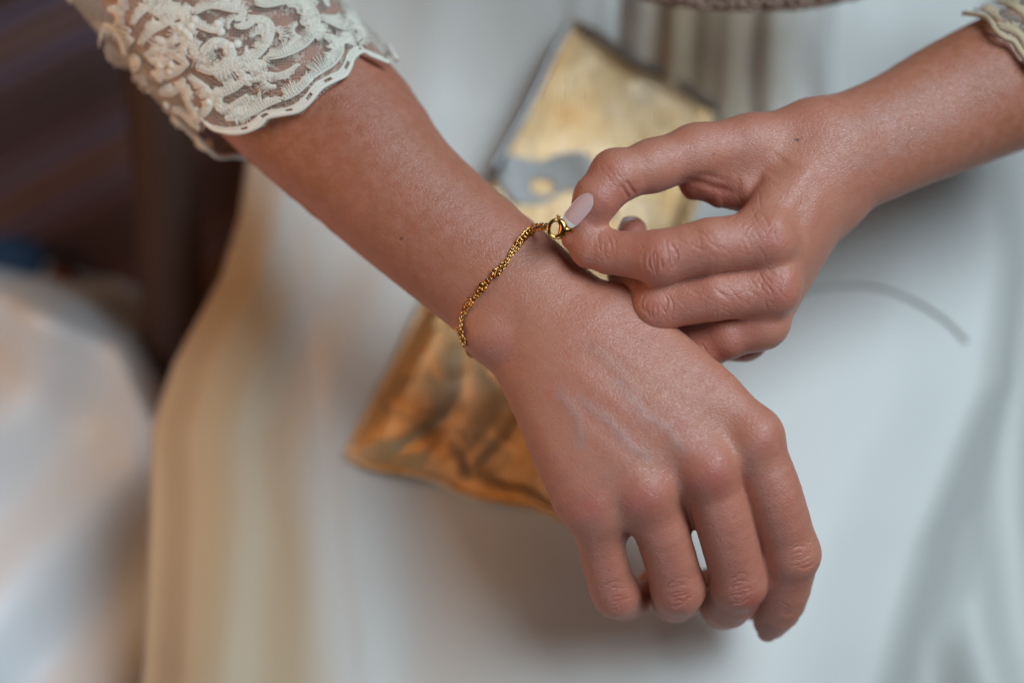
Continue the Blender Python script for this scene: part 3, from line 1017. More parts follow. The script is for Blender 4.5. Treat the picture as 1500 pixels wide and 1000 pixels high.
g = Geo()
PET = [  # spine in zoomed pixels, ragged width, bound width
    ([(600, 545), (650, 540), (720, 520), (790, 480), (850, 455)], 34, 6),
    ([(860, 455), (920, 425), (960, 390), (990, 360)], 32, 6),
    ([(960, 375), (1030, 330), (1090, 290), (1125, 230), (1105, 185), (1050, 165)], 36, 6),
    ([(790, 262), (860, 250), (940, 215), (995, 160), (1012, 90), (985, 40), (930, 10)], 34, 10),
    ([(1015, 20), (950, 8), (870, 10), (780, 25), (730, 10)], -22, 8),
    ([(590, 335), (660, 300), (730, 265), (785, 205), (808, 140), (780, 95), (700, 85)], 34, 8),
    ([(470, 310), (540, 330), (590, 300), (630, 250), (600, 200), (540, 190), (490, 240)], 24, 8),
    ([(500, 415), (560, 430), (630, 405), (690, 355)], 20, 12),
    ([(560, 500), (600, 500), (650, 470), (700, 440)], -22, 6),
    ([(470, 545), (520, 500), (530, 440), (490, 390), (430, 350)], 24, 8),
    ([(430, 390), (420, 440), (440, 500), (480, 560)], 20, 8),
    ([(205, 200), (250, 150), (320, 110), (390, 60), (420, 20)], 26, 10),
    ([(260, 60), (330, 40), (390, 20)], 18, 8),
    ([(450, 60), (530, 30), (620, 45), (690, 60), (640, 95)], 26, 8),
    ([(440, 100), (500, 130), (560, 140), (580, 90)], 18, 8),
    ([(230, 250), (300, 230), (370, 260), (430, 300)], 26, 8),
    ([(260, 330), (320, 350), (380, 330), (420, 290)], 22, 8),
    ([(300, 420), (350, 430), (390, 400), (410, 360)], 24, 6),
    ([(360, 500), (400, 520), (440, 560), (480, 590)], 20, 6),
    ([(1030, 80), (1090, 110), (1150, 130), (1180, 90), (1150, 50)], 26, 8),
    ([(1190, 190), (1215, 160), (1200, 100), (1170, 60)], 14, 6),
    ([(170, 110), (200, 70), (260, 20)], 20, 8),
    ([(330, 200), (380, 180), (430, 200), (450, 250)], 20, 8),
    ([(690, 370), (740, 360), (790, 340), (830, 345), (880, 330), (930, 300)], -20, 4),
]
for (sp, wi, wo) in PET:
    comb_petal(g, CL_FULL, Z(sp), wi / ZS * 1.75, wo / ZS * 1.3, rr, step=2.2)
# smaller sprays between them
for k in range(95):
    x, y = rr.uniform(40, 1180), rr.uniform(-60, 560)
    if x > 480 and rr.random() < 0.55: continue
    if y > 470 + 0.0 * x or y < x * -0.2 - 40: continue
    a0 = rr.uniform(0, 6.28); R = rr.uniform(28, 62); sp = [(x + R * math.cos(a0 + q), y + R * 0.8 * math.sin(a0 + q)) for q in (0, 0.5, 1.0, 1.5, 2.0, 2.4)]
    px, py = Z([sp[3]])[0]
    if (px * AXD[0] + py * AXD[1]) > np.interp(px * PERP[0] + py * PERP[1], np.sort(E2 @ PERP), (E2 @ AXD)[np.argsort(E2 @ PERP)]) - 26: continue
    comb_petal(g, CL_FULL, Z(sp), rr.choice((-1, 1)) * rr.uniform(11, 20), 1.5, rr, step=2.2)
# beads of thread
for (x, y) in ((440, 125), (432, 172), (415, 150), (455, 95), (560, 112), (575, 150), (390, 130), (345, 330), (352, 300), (300, 300), (330, 480), (520, 470), (650, 205), (620, 215)):
    p, n = CL_FULL.at(*Z([(x, y)])[0])
    if p is None: continue
    g.tube([p - n * 0.02, p + n * 0.05, p + n * 0.11, p + n * 0.15], [0.15, 0.19, 0.14, 0.04], 7)
# the same stitching, at random, on what the photograph shows only edge-on and behind
for k in range(46):
    j = rr.randrange(84); th0 = j / 84 * 2 * math.pi
    if 0.15 < th0 < math.pi * 0.80: continue
    r0 = rr.randrange(8, 80)
    pts = []
    a0 = rr.uniform(0, 6.28)
    for q in range(7):
        a = a0 + q * 0.5
        jj = (j + 4.0 * math.cos(a)); ii = r0 + 7 * math.sin(a)
        ii = min(max(ii, 0), 88)
        pts.append(S2[int(ii), int(round(jj)) % 84])
    pts = np.array(pts)
    nn = pts - (CL_FULL.mid + (pts.mean(0) - CL_FULL.mid) * 0.6); nn /= np.linalg.norm(nn, axis=1)[:, None]
    C = catmull(pts, 22)
    Cn = catmull(nn, 22)
    T = np.gradient(C, axis=0); T /= np.linalg.norm(T, axis=1)[:, None] + 1e-9
    g.tube(C + Cn * 0.04, 0.09, 6, True, 0.8, Cn)
    for q in range(22):
        s = np.cross(Cn[q], T[q]); w = rr.uniform(0.3, 0.6)
        g.tube([C[q] + Cn[q] * 0.05, C[q] + s * w * 0.5 + Cn[q] * 0.1, C[q] + s * w + Cn[q] * 0.04], 0.035, 4)
emb = g.build('embroidery', M_LACE, sleeve); tag(emb, kind='stuff')

# left sleeve: only its hem shows in the corner
def grow_l(th, s):
    return 0.35 + 0.35 * np.clip(np.cos(th), 0, 1) + 0.06 * np.sin(th * 8 + s)
S_L = sleeve_surface(L_LOFT, 0.0, 10.5, grow_l, 72, 40)
CLL = Cloth(S_L)
EDGE_L = [(1395, 20), (1415, 22), (1432, 24), (1448, 30), (1458, 46), (1470, 56), (1484, 62), (1494, 76), (1505, 90), (1520, 104), (1530, 124), (1545, 150), (1560, 180)]
E3 = np.array(resample(EDGE_L, 3.0)); AXL = np.array((-0.94, 0.34)); PL = np.array((0.34, 0.94))
S3 = np.array(S_L)
es = E3 @ PL; ea = E3 @ AXL; order = np.argsort(es)
for j in range(72):
    col = S_L[:, j]; q = proj(col)
    lim = np.interp(q @ PL, es[order], ea[order])
    if math.sin(j / 72 * 2 * math.pi) < 0: lim = lim * 0 + ea.mean() + 6 * math.sin(j * 0.8)
    ok = np.where(q @ AXL > lim)[0]
    last = ok[0] if len(ok) else 39
    t = np.linspace(0, max(last, 3), 40)
    for k in range(3): S3[:, j, k] = np.interp(t, np.arange(40), col[:, k])
sleeve_l = mesh_obj('sleeve', S3.reshape(-1, 3), tube_faces(40, 72), M_NET, person)
tag(sleeve_l, 'beige edge of the lace sleeve on the fastening arm')
g = Geo()
L, NN = CLL.lift(resample(EDGE_L, 3.0), 0.06); g.tube(L, 0.12, 8, True, 0.8, NN)
tr2 = g.build('hem_trim', M_LACE2, sleeve_l); tag(tr2, kind='stuff')
g = Geo()
for (sp, wi, wo) in (([(1405, 12), (1440, 14), (1465, 30)], 10, 3), ([(1462, 38), (1490, 50), (1505, 72)], 10, 3), ([(1500, 80), (1525, 100), (1540, 130)], 10, 3), ([(1450, 0), (1480, 8), (1510, 30)], 12, 3), ([(1500, 30), (1530, 50), (1550, 90)], 12, 3), ([(1480, -20), (1520, -5), (1560, 30)], 14, 4)):
    comb_petal(g, CLL, sp, wi, wo, rr, step=1.8, r=0.04)
em2 = g.build('embroidery', M_LACE2, sleeve_l); tag(em2, kind='stuff')


# ------------------------------------------------------------------ the dress
TI = math.tan(math.pi / 2 - PITCH)          # a level lap recedes by this much depth per cm up the picture
LAPZ = -12.5


def xb_left(y):      # where the skirt turns over the left thigh (cm, at lap depth)
    return np.interp(y, [-22, -14, -8, -4, -1, 3, 6, 10, 16, 22], [-15.8, -15.6, -15.9, -16.2, -15.4, -13.5, -12.8, -12.5, -12.0, -12.0])


def xb_right(y):
    return np.interp(y, [-22, -15, -9, -2, 4, 10, 16, 22], [14.5, 15.8, 18.2, 22.0, 23.5, 24, 24, 24])


def panel_edge(y):       # the warm-tinted side panel meets the front panel here
    return np.interp(y, [-24, -16, -8, 0, 5, 9, 22], [-6.6, -6.7, -8.0, -9.3, -10.4, -12.0, -14])


def dress_z(X, Y):
    z = LAPZ - TI * Y
    z += 1.0 * np.exp(-((X - 6) / 9.0) ** 2) * soft(-Y, -12, 8)                       # the thigh under the cloth
    z -= 0.9 * np.exp(-((X + 4.5) / 3.2) ** 2) * soft(-Y, -2, 10)
    # folds of the left side, running down the picture and fanning out
    s = X - xb_left(Y)
    fold = np.sin(s * 0.80 + 0.05 * Y + 0.8 * np.sin(Y * 0.20)) * 0.40 + 0.10 * np.sin(s * 1.7 - 0.12 * Y + 1.0)
    z += fold * np.exp(-((s - 4) / 4.6) ** 2) * 0.8
    # gathers at the waist
    ga = soft(Y, 5.5, 12.5)
    z += ga * (0.55 * np.sin(X * 2.1 + 0.9 * np.sin(X * 0.6)) + 0.3 * np.sin(X * 4.3 + 1.0)) * np.exp(-((X - 9) / 4.5) ** 2) * 0.6
    z += 5.0 * soft(Y, 10.5, 18) * np.exp(-((X - 8) / 11.0) ** 2)                     # rises to the waist
    z += 0.10 * waves(X, Y, 4, 6, 0.35) + 0.05 * waves(X, Y, 9, 7, 1.1)
    z += 0.25 * waves(X, Y * 0.55, 14, 6, 0.55) * np.exp(-((s - 4) / 5.5) ** 2)
    z += 0.06 * soft(X - panel_edge(Y), -0.2, 1.0)
    # over the edges the cloth falls away
    z -= 24 * soft(-s, 0.0, 3.6) + 1.2 * soft(-s, -2.2, 0.2)
    r = X - xb_right(Y)
    z -= 13 * soft(r, -1.0, 7.0) + 1.0 * soft(r, -6, 0.2)
    z += 1.6 * np.sin(r * 0.9 + Y * 0.35) * soft(r, 2.5, 6)
    return z


vs_, us_ = np.meshgrid(np.linspace(-24, 21, 190), np.linspace(0, 1, 260), indexing='ij')
X = (panel_edge(vs_) - 0.05) * (1 - us_) + 44 * us_
V, F = grid_mesh(X, vs_, dress_z(X, vs_) - 0.09 * (1 - soft(X - panel_edge(vs_), -0.05, 1.2)))
dress = mesh_obj('dress', V, F, M_SATIN, person)
tag(dress, 'ivory satin skirt spread over the lap')
M_PANEL = satin_material('warm_lit_panel_satin', (0.46, 0.33, 0.20))  # warm light on this side is painted into the satin colour
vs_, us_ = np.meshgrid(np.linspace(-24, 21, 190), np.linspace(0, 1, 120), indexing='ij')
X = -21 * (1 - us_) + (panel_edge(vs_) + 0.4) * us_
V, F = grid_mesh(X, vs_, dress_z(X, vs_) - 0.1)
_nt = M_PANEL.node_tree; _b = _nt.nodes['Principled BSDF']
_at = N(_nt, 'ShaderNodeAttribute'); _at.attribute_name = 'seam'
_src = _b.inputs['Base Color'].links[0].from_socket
_nt.links.new(mix_col(_nt, _at.outputs['Fac'], _src, (0.58, 0.545, 0.49)), _b.inputs['Base Color'])  # the painted warmth fades to ivory near the front panel
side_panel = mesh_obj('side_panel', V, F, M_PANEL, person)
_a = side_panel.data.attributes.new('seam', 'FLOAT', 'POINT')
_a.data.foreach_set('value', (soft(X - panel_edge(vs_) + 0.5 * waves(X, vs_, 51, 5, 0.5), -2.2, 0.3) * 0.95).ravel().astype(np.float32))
tag(side_panel, 'side panel of the skirt in soft folds, warm light put into its colour')

# the train lying to the left, lower down
xs = np.linspace(-60, -8, 160); ys = np.linspace(-42, 12, 160)
X, Y = np.meshgrid(xs, ys)
top = np.interp(X, [-60, -34, -30, -26, -23, -20.3, -19, -17, -8], [6, 4.5, 3.8, 3.0, 1.6, 0.2, -2.5, -6, -8])     # its far edge
Zt = -23 - TI * Y * 0.6 + 3.6 * np.sin((X * 0.50 + Y * 0.62) * 0.50 + 0.6 * np.sin(Y * 0.2)) + 1.1 * np.sin(X * 0.75 - Y * 0.5 + 1.2) - 0.0
over = Y - top
Zt -= 12 * soft(over, -1.2, 2.0)
keep = over < 2.0
Yc = np.where(over > 2.0, top + 2.0, Y)
V, F = grid_mesh(X, Yc, Zt)
train = mesh_obj('train', V, F, M_TRAIN, person)
tag(train, 'satin of the skirt fallen beside the chair, tinted with the cool light on it')

# the pleated beige bodice and its lace belt at the top edge
M_BODICE = satin_material('beige_bodice_satin', (0.36, 0.25, 0.155))
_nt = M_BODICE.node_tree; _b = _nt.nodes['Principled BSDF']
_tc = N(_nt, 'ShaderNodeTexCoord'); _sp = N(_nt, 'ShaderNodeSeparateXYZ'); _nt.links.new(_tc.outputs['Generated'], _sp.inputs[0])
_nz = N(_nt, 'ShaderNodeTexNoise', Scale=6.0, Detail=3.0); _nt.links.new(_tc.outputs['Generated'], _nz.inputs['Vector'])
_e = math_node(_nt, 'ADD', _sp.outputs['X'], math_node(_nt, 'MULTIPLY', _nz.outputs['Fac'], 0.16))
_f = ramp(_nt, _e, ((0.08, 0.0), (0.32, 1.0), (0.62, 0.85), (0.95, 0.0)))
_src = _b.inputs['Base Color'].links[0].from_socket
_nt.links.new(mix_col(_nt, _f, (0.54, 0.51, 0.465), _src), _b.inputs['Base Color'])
xs = np.linspace(4.5, 16.5, 120); ys = np.linspace(8.0, 20, 60)
X, Y = np.meshgrid(xs, ys)
lowY = 8.6 + 0.10 * (X - 9.5) ** 2 * 0.35
Ya = np.maximum(Y, lowY + (Y - 8.0) * 0.02)
Zb = dress_z(X, Ya) + 0.55 + 0.16 * np.sin(X * 2.6 + 0.4 * np.sin(Ya)) + 0.10 * np.sin(X * 4.1 + 1.0) - 0.5 * soft(lowY + 0.5 - Ya, 0, 0.5)
Zb -= 2.0 * soft(np.abs(X - 10.3), 4.6, 6.2)
V, F = grid_mesh(X, Ya, Zb)
bod = mesh_obj('bodice', V, F, M_BODICE, person); tag(bod, 'beige pleated bodice at the waist')
M_BELT = thread_material('brown_lace_thread', (0.33, 0.20, 0.14))
g = Geo()
P = catmull([U(900, -24, -9.5), U(960, -6, -8.6), U(1040, 4, -8.0), U(1120, 6, -7.7), U(1200, 0, -7.8), U(1270, -16, -8.6)], 60)
g.tube(P, 0.32, 8)
for k in range(180):
    i = rr.randrange(0, 59); c = P[i] + np.array((rr.uniform(-0.1, 0.1), rr.uniform(-0.1, 0.9), rr.uniform(0.1, 0.5)))
    a = rr.uniform(0, 6.28)
    g.tube([c + np.array((0.28 * math.cos(a + q), 0.28 * math.sin(a + q), 0.06 * math.sin(q * 2))) for q in np.linspace(0, 3.6, 7)], 0.07, 5)
band = g.build('waistband', M_BELT, person); tag(band, 'brown lace waistband of the dress')

# ------------------------------------------------------------------ the clutch bag lying on the lap
def lap(px, py, off=0.0):
    z = LAPZ
    for _ in range(12):
        p = U(px, py, z)
        z = float(dress_z(np.array([p[0]]), np.array([p[1]]))[0]) + off
    return U(px, py, z)


c00 = lap(507, 668, 0.2); c10 = lap(828, 762, 0.2); c01 = lap(842, 34, 0.2); c11 = lap(1075, 168, 0.2)
clutch = empty('clutch_bag', tuple((c00 + c10 + c01 + c11) / 4))
tag(clutch, 'small crinkled gold clutch bag lying on the ivory lap under the wrists', 'bag')


def quad_patch(u, v): return (c00 * (1 - u)[..., None] + c10 * u[..., None]) * (1 - v)[..., None] + (c01 * (1 - u)[..., None] + c11 * u[..., None]) * v[..., None]


UP = np.array((0, math.cos(PITCH), math.sin(PITCH)))
nu, nv = 110, 200
uu, vv = np.meshgrid(np.linspace(0, 1, nu), np.linspace(0, 1, nv))
edge = np.minimum(np.minimum(uu, 1 - uu) * 9.5, np.minimum(vv, 1 - vv) * 20.0)
puff = (1 - np.exp(-np.minimum(uu, 1 - uu) * 9.5 / 0.9)) * (1 - np.exp(-np.minimum(vv, 1 - vv) * 20 / 0.9))
wob_u = uu + 0.006 * np.sin(vv * 21 + 1) * (uu - 0.5) * 2; wob_v = vv + 0.006 * np.sin(uu * 13) * (vv - 0.5) * 2
base = quad_patch(wob_u, wob_v)
dgn = uu * 9 * 0.55 + vv * 19 * 0.30
cr = 0.42 * np.sin(dgn * 1.0 + 1.6 * waves(uu * 9, vv * 19, 33, 5, 0.3)) + 0.12 * np.abs(waves(uu * 9, vv * 19, 21, 7, 0.8)) + 0.22 * np.abs(waves(uu * 9, vv * 19, 22, 8, 1.1)) ** 0.8 * (0.05 + soft(0.55 - vv, 0, 0.3)) + waves(uu * 9, vv * 19, 25, 8, 3.6) * 0.022 - 0.16 * (0.05 + soft(0.6 - vv, 0, 0.3)) * (1 - np.minimum(1, np.abs(waves(uu * 9, vv * 19, 41, 6, 0.8)) * 3)) ** 2 - 0.07 * (0.05 + soft(0.6 - vv, 0, 0.3)) * (1 - np.minimum(1, np.abs(waves(uu * 9, vv * 19, 42, 6, 1.7)) * 4)) ** 2
crf = soft(edge, 0.05, 1.2)
topS = base + UP * (0.5 * puff + crf * (cr - 0.1))[..., None]
Vt, Ft = grid_mesh(topS[..., 0], topS[..., 1], topS[..., 2])
botS = base - UP * (0.06 + 0.0 * puff)[..., None]
Vb, Fb = grid_mesh(botS[..., 0], botS[..., 1], botS[..., 2])
n0 = len(Vt)
ring = [j for j in range(nu)] + [i * nu + nu - 1 for i in range(1, nv)] + [(nv - 1) * nu + j for j in range(nu - 2, -1, -1)] + [i * nu for i in range(nv - 2, 0, -1)]
side = np.array([(a, n0 + a, n0 + b, b) for a, b in zip(ring, ring[1:] + ring[:1])])
body = mesh_obj('bag_body', np.vstack((Vt, Vb)), np.vstack((Ft, Fb[:, ::-1] + n0, side)), M_CLUTCH, clutch)
g = Geo()
loop = [topS[0, j] for j in range(0, nu, 3)] + [topS[i, nu - 1] for i in range(0, nv, 3)] + [topS[nv - 1, j] for j in range(nu - 1, -1, -3)] + [topS[i, 0] for i in range(nv - 1, -1, -3)]
g.tube(np.array(loop), 0.14, 7, False)
pip = g.build('piping', M_CLUTCH, clutch)
g = Geo()
el = np.array([topS[nv - 3, j] + UP * 0.14 for j in range(2, nu - 2, 3)])
g.tube(el, 0.26, 8, True, 0.7)
oe = g.build('opening_edge', plain('dark_brown_lining', (0.10, 0.055, 0.03), 0.6), clutch); tag(oe, 'dark brown lined edge of the opening')
g = Geo()
M_ZIP = plain('silver_zip', (0.60, 0.60, 0.60), 0.35, 1.0)
zl = [topS[int(v * (nv - 1)), 2] + UP * 0.12 + np.array((-0.28, 0.08, 0)) for v in np.linspace(0.62, 0.985, 40)]
g.tube(np.array(zl), 0.2, 6, True, 0.45)
for q in zl[::1]: g.tube([q + np.array((-0.2, -0.08, 0.1)), q + np.array((0.2, 0.08, 0.1))], 0.06, 5)
zp = g.build('zip', M_ZIP, clutch)
g = Geo()
BV_BAG = BVHTree.FromPolygons([Vector(v) for v in np.vstack((Vt, Vb))], [tuple(q) for q in np.vstack((Ft, Fb[:, ::-1] + n0, side))])
cl_ = catmull([(716, 240), (748, 262), (790, 268), (830, 252), (866, 262), (900, 300)], 60); hw = np.interp(np.linspace(0, 1, 60), [0, .2, .45, .6, .8, 1], [18, 36, 30, 27, 34, 24])
Vr = []; Fr = []
for i, (x, y) in enumerate(cl_):
    for j in range(15):
        v = -1 + j / 7
        p_, n_ = hit(BV_BAG, x + v * hw[i] * 0.15, y + v * hw[i])
        Vr.append((p_ if p_ is not None else U(x, y, -12)) + UP * (0.22 + 0.07 * math.sin(i * 0.16 + v * 0.8) + 0.03 * math.sin(i * 0.3 - v * 2) - 0.12 * v * v))
for i in range(59):
    for j in range(14):
        cx, cy = cl_[i] + np.array((0, (-1 + (j + .5) / 7) * hw[i]))
        if math.hypot((cx - 792) / 17, (cy - 276) / 12) < 1: continue
        Fr.append((i * 15 + j, (i + 1) * 15 + j, (i + 1) * 15 + j + 1, i * 15 + j + 1))
bow = mesh_obj('ribbon', Vr, Fr, satin_material('grey_ribbon', (0.33, 0.30, 0.27), 0.5), clutch); tag(bow, 'limp grey ribbon lying across the bag')
g = Geo()
sp = [lap(1150, 440, 0.12), lap(1180, 427, 0.12), lap(1230, 418, 0.12), lap(1285, 420, 0.12), lap(1340, 440, 0.12), lap(1385, 468, 0.12), lap(1418, 500, 0.12)]
g.tube(catmull(sp, 40), 0.09, 7)
M_CORD = plain('grey_cord', (0.53, 0.50, 0.45), 0.7)
strap = g.build('thin_cord', M_CORD)
tag(strap, 'thin grey cord curving over the skirt beside the fastening hand', 'cord')


# ------------------------------------------------------------------ the bracelet
wrist = R_LOFT.c[18]
bracelet = empty('bracelet', tuple(U(740, 430, 0.2)))
tag(bracelet, 'fine gold double chain bracelet round the wrist, its clasp held by fingertips', 'bracelet')


def link_mesh(name, length, width, wire, twist=0.0, seg=14, sd=6):
    """a flattened oval ring in the local xy plane, long in x (metres)"""
    V = []; F = []
    for i in range(seg):
        th = 2 * math.pi * i / seg
        c = Vector((math.cos(th) * (length / 2 - wire), math.sin(th) * (width / 2 - wire), 0))
        out = Vector((math.cos(th), math.sin(th), 0))
        c.z += twist * math.sin(2 * th)
        for k in range(sd):
            ph = 2 * math.pi * k / sd
            V.append(c + out * wire * math.cos(ph) + Vector((0, 0, wire * math.sin(ph))))
        
    for i in range(seg):
        for k in range(sd):
            a = i * sd + k; b = i * sd + (k + 1) % sd; i2 = (i + 1) % seg
            F.append((a, i2 * sd + k, i2 * sd + (k + 1) % sd, b))
    me = bpy.data.meshes.new(name); me.from_pydata([v[:] for v in V], [], F)
    me.polygons.foreach_set('use_smooth', np.full(len(me.polygons), True)); me.materials.append(M_CHAIN)
    return me


ME_SMALL = link_mesh('chain_link', 0.0023, 0.0015, 0.00031)
ME_BIG = link_mesh('chain_link', 0.0037, 0.0034, 0.00040, 0.0004)
ME_RING = link_mesh('chain_link', 0.0026, 0.0024, 0.00036)
B_OFF = root_loc(bracelet)
MW3 = MW.to_3x3()


def place_link(me, p, t, n, roll):
    t = Vector(t).normalized(); n = Vector(n); n = (n - t * n.dot(t)).normalized(); s = n.cross(t)
    R = Matrix((t, s, n)).transposed() @ Matrix.Rotation(roll, 3, 'X')
    o = bpy.data.objects.new('chain_link', me); COL.objects.link(o); o.parent = bracelet
    M = (MW3 @ R).to_4x4(); M.translation = (MWS @ Vector(p)) - B_OFF
    o.matrix_local = M
    return o


PATH = [(683, 503), (678.5, 486), (680, 462), (688, 447), (700, 432), (713, 415), (727, 401), (739, 388), (750, 371), (762, 355), (775, 341), (787, 332.5), (798, 333)]
P = resample(PATH, 1.0)
P3 = []; N3 = []
for q in P:
    p, n = hit(BV_R, *q)
    if p is None: continue
    P3.append(p); N3.append(n)
P3 = np.array(P3); N3 = np.array(N3)
# beyond the last skin contact the chain is drawn up to the clasp
E = U(803, 334.5, 0.75)
m = np.searchsorted(np.arange(len(P3)), len(P3) - 22)
for i in range(m, len(P3)):
    t = (i - m) / (len(P3) - m); P3[i] = P3[i] * (1 - t * t) + (E - np.array((0, 0, 0.0))) * t * t
    N3[i] = N3[i] * (1 - t) + np.array((0.1, 0.1, 1)) * t
# smooth normals
for _ in range(10): N3[1:-1] = (N3[:-2] + N3[1:-1] + N3[2:]) / 3
N3 /= np.linalg.norm(N3, axis=1)[:, None]
# the part going round behind the wrist
ci = P3[0]
ax = R_LOFT.frame(21)[0]
back_pts = []
th0 = None
bi = int(np.argmin(np.linalg.norm(R_LOFT.c - ci, axis=1)))
ax, bu, bv = R_LOFT.frame(bi); cc = R_LOFT.c[bi]; A = R_LOFT.a[bi] + 0.12; Bq = R_LOFT.b[bi] + 0.12
th0 = math.atan2((ci - cc) @ bv / Bq, (ci - cc) @ bu / A)
sh0 = (ci - cc) @ ax
for k in range(60):
    t = k / 59; th = th0 + (2 * math.pi - th0 - 0.35 - (2 * math.pi if th0 < 0 else 0)) * t if th0 > 0 else th0 + (0.0 - 0.2 - th0) * t
    if th0 > 0: th = th0 + (2 * math.pi - 0.3 - th0) * t
    q = cc + bu * A * math.cos(th) + bv * Bq * math.sin(th) + ax * sh0 * (1 - t)
    back_pts.append(q)
back_pts = np.array(back_pts)


def arc_len(Pq): return np.concatenate(([0], np.cumsum(np.linalg.norm(np.diff(Pq, axis=0), axis=1))))


def strand(Pq, Nq, s0, s1, pitch, me, amp, ph, freq, lift, big=False):
    d = arc_len(Pq); s = s0; k = 0
    T = np.gradient(Pq, axis=0); T /= np.linalg.norm(T, axis=1)[:, None] + 1e-9
    while s < min(s1, d[-1] - 0.02):
        p = np.array([np.interp(s, d, Pq[:, j]) for j in range(3)]); n = np.array([np.interp(s, d, Nq[:, j]) for j in range(3)]); t = np.array([np.interp(s, d, T[:, j]) for j in range(3)])
        side = np.cross(n, t)
        off = amp * math.sin(freq * s + ph); up = lift + abs(amp) * 0.55 * (1 + math.cos(freq * s + ph))
        tt = t + side * amp * freq * math.cos(freq * s + ph)
        roll = (0.75 if k % 2 else -0.75) if not big else (0.62 + 0.1 * math.sin(k * 2.1))
        place_link(me, p + side * off + n * up, tt, n, roll + random.uniform(-0.12, 0.12))
        s += pitch; k += 1


dl = arc_len(P3)
split = dl[-1] * 0.665
strand(P3, N3, 0.0, split + 0.25, 0.138, ME_SMALL, 0.08, 0.3, 3.2, 0.05)
strand(P3, N3, 0.0, split + 0.1, 0.138, ME_SMALL, 0.08, 0.3 + math.pi, 3.2, 0.05)
strand(P3, N3, split, dl[-1] + 0.1, 0.185, ME_BIG, 0.0, 0, 1, 0.15, True)
Nb = back_pts - cc; Nb = Nb - np.outer(Nb @ ax, ax); Nb /= np.linalg.norm(Nb, axis=1)[:, None]
strand(back_pts, Nb, 0.1, 30, 0.165, ME_SMALL, 0.10, 1.0, 2.0, 0.03)
strand(back_pts, Nb, 0.1, 30, 0.165, ME_SMALL, 0.10, 1.0 + math.pi, 2.0, 0.03)
# loose little rings where the strands cross
for fr in (0.10, 0.30, 0.43, 0.56):
    i = int(fr * len(P3)); t = P3[i + 3] - P3[i - 3]
    sd = np.cross(N3[i], t / np.linalg.norm(t))
    for sgn in (-1, 1): place_link(ME_RING, P3[i] + N3[i] * 0.17 + sd * 0.07 * sgn, t, N3[i], 0.3 * sgn)

# clasp: a round spring clasp with a heavy body, thumb catch and tail ring
g = Geo()
CC = U(814.5, 335, 0.95)
cu = np.array((1, -0.1, -0.15)); cu /= np.linalg.norm(cu); cv = np.array((0.12, 1, 0.1)); cv -= cu * (cv @ cu); cv /= np.linalg.norm(cv)
ringp = []; rad = []
for k in range(41):
    th = math.pi * 2 * k / 40
    ringp.append(CC + cu * 0.27 * math.cos(th) + cv * 0.31 * math.sin(th)); rad.append(0.07 + 0.095 * max(0, math.cos(th)) ** 1.0)
g.tube(np.array(ringp), rad, 10, False)
shell = g.build('clasp', M_CHAIN, bracelet); tag(shell, 'round spring clasp with a small catch')
g = Geo()
q = CC + cv * 0.33 + cu * 0.03
g.tube([q, q + cv * 0.08, q + cv * 0.13, q + cv * 0.17], [0.05, 0.055, 0.085, 0.03], 9)
ct = g.build('catch', M_CHAIN, shell)
g = Geo()
q = CC + cu * 0.30
g.tube([q - cu * 0.06, q + cu * 0.10, q + cu * 0.24, q + cu * 0.36 - cv * 0.03], [0.17, 0.15, 0.10, 0.05], 9)
tl = g.build('clasp_tail', M_CHAIN, shell)

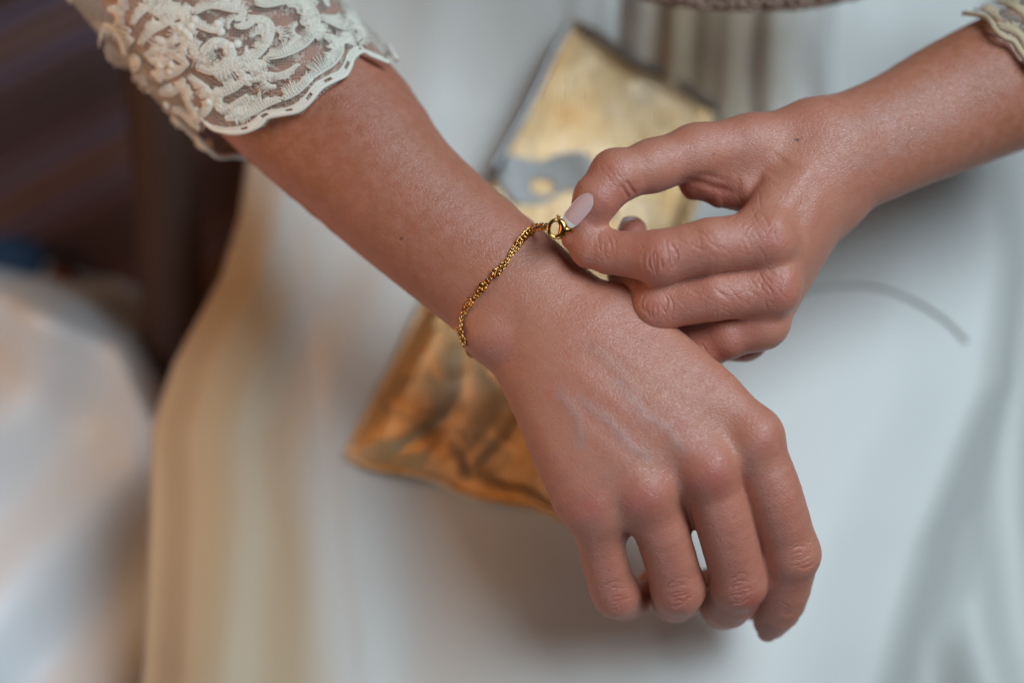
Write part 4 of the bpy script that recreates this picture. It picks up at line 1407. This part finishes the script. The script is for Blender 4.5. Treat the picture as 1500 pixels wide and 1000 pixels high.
# ------------------------------------------------------------------ what lies behind: chair, rug, floor
chair = empty('chair', (-22, 4, -40))
tag(chair, 'dark wooden chair with a striped woven purple and brown cover', 'chair')
xs = np.linspace(-52, -10, 90); ys = np.linspace(-8, 34, 90)
X, Y = np.meshgrid(xs, ys)
Zs = -31 - TI * Y * 0.5 + 0.8 * np.sin(X * 0.16) + 0.5 * np.sin(Y * 0.25 + X * 0.1)
V, F = grid_mesh(X, Y, Zs)
n0 = len(V)
V2 = V.copy(); V2[:, 2] -= 4
nx = 90
ring = [j for j in range(nx)] + [i * nx + nx - 1 for i in range(1, 90)] + [89 * nx + j for j in range(nx - 2, -1, -1)] + [i * nx for i in range(88, 0, -1)]
side = np.array([(a, n0 + a, n0 + b, b) for a, b in zip(ring, ring[1:] + ring[:1])])
cush = mesh_obj('seat_cushion', np.vstack((V, V2)), np.vstack((F, F[:, ::-1] + n0, side)), M_WOVEN, chair)
g = Geo()
g.tube(catmull([U(205, -120, -20), U(225, 60, -20), U(240, 240, -21), U(252, 420, -23), U(258, 520, -26)], 30), [1.7] * 30, 12, True)
rail = g.build('arm_rail', M_WOOD, chair)
g = Geo()
g.tube([U(258, 520, -26), U(258, 560, -75)], 1.5, 10)
leg = g.build('leg', M_WOOD, chair)

cloth_b = Geo()
pts = [U(-60, 395, -29), U(-20, 388, -28.5), U(20, 385, -28.5), U(62, 398, -29)]
cloth_b.tube(catmull(pts, 20), [1.5] * 18 + [1.2, 0.4], 10, True, 0.7)
M_BLUE = plain('blue_cloth', (0.012, 0.05, 0.12), 0.9)
scarf = cloth_b.build('blue_cloth', M_BLUE); tag(scarf, 'rolled dark blue cloth at the left edge of the striped seat', 'cloth')
g = Geo()
g.tube(catmull([U(70, 404, -29), U(90, 410, -28.8), U(112, 424, -29.2)], 12), [0.3, .6, .7, .75, .8, .8, .8, .75, .7, .6, .4, .2], 8, True, 0.6)
M_RED = plain('red_cloth', (0.11, 0.018, 0.012), 0.9)
redc = g.build('red_tassel', M_RED); tag(redc, 'small red tassel beside the rolled blue cloth', 'tassel')

M_FLOOR = plain('floor_boards', (0.16, 0.085, 0.05), 0.5, nscale=8, var=0.5)
c = np.array(MWS.inverted() @ Vector((0, 0, 0)))
fl = bpy.data.meshes.new('floor'); fl.from_pydata([(-3, -3, 0), (3, -3, 0), (3, 3, 0), (-3, 3, 0)], [], [(0, 1, 2, 3)]); fl.materials.append(M_FLOOR)
flo = bpy.data.objects.new('floor', fl); COL.objects.link(flo); tag(flo, kind='structure')
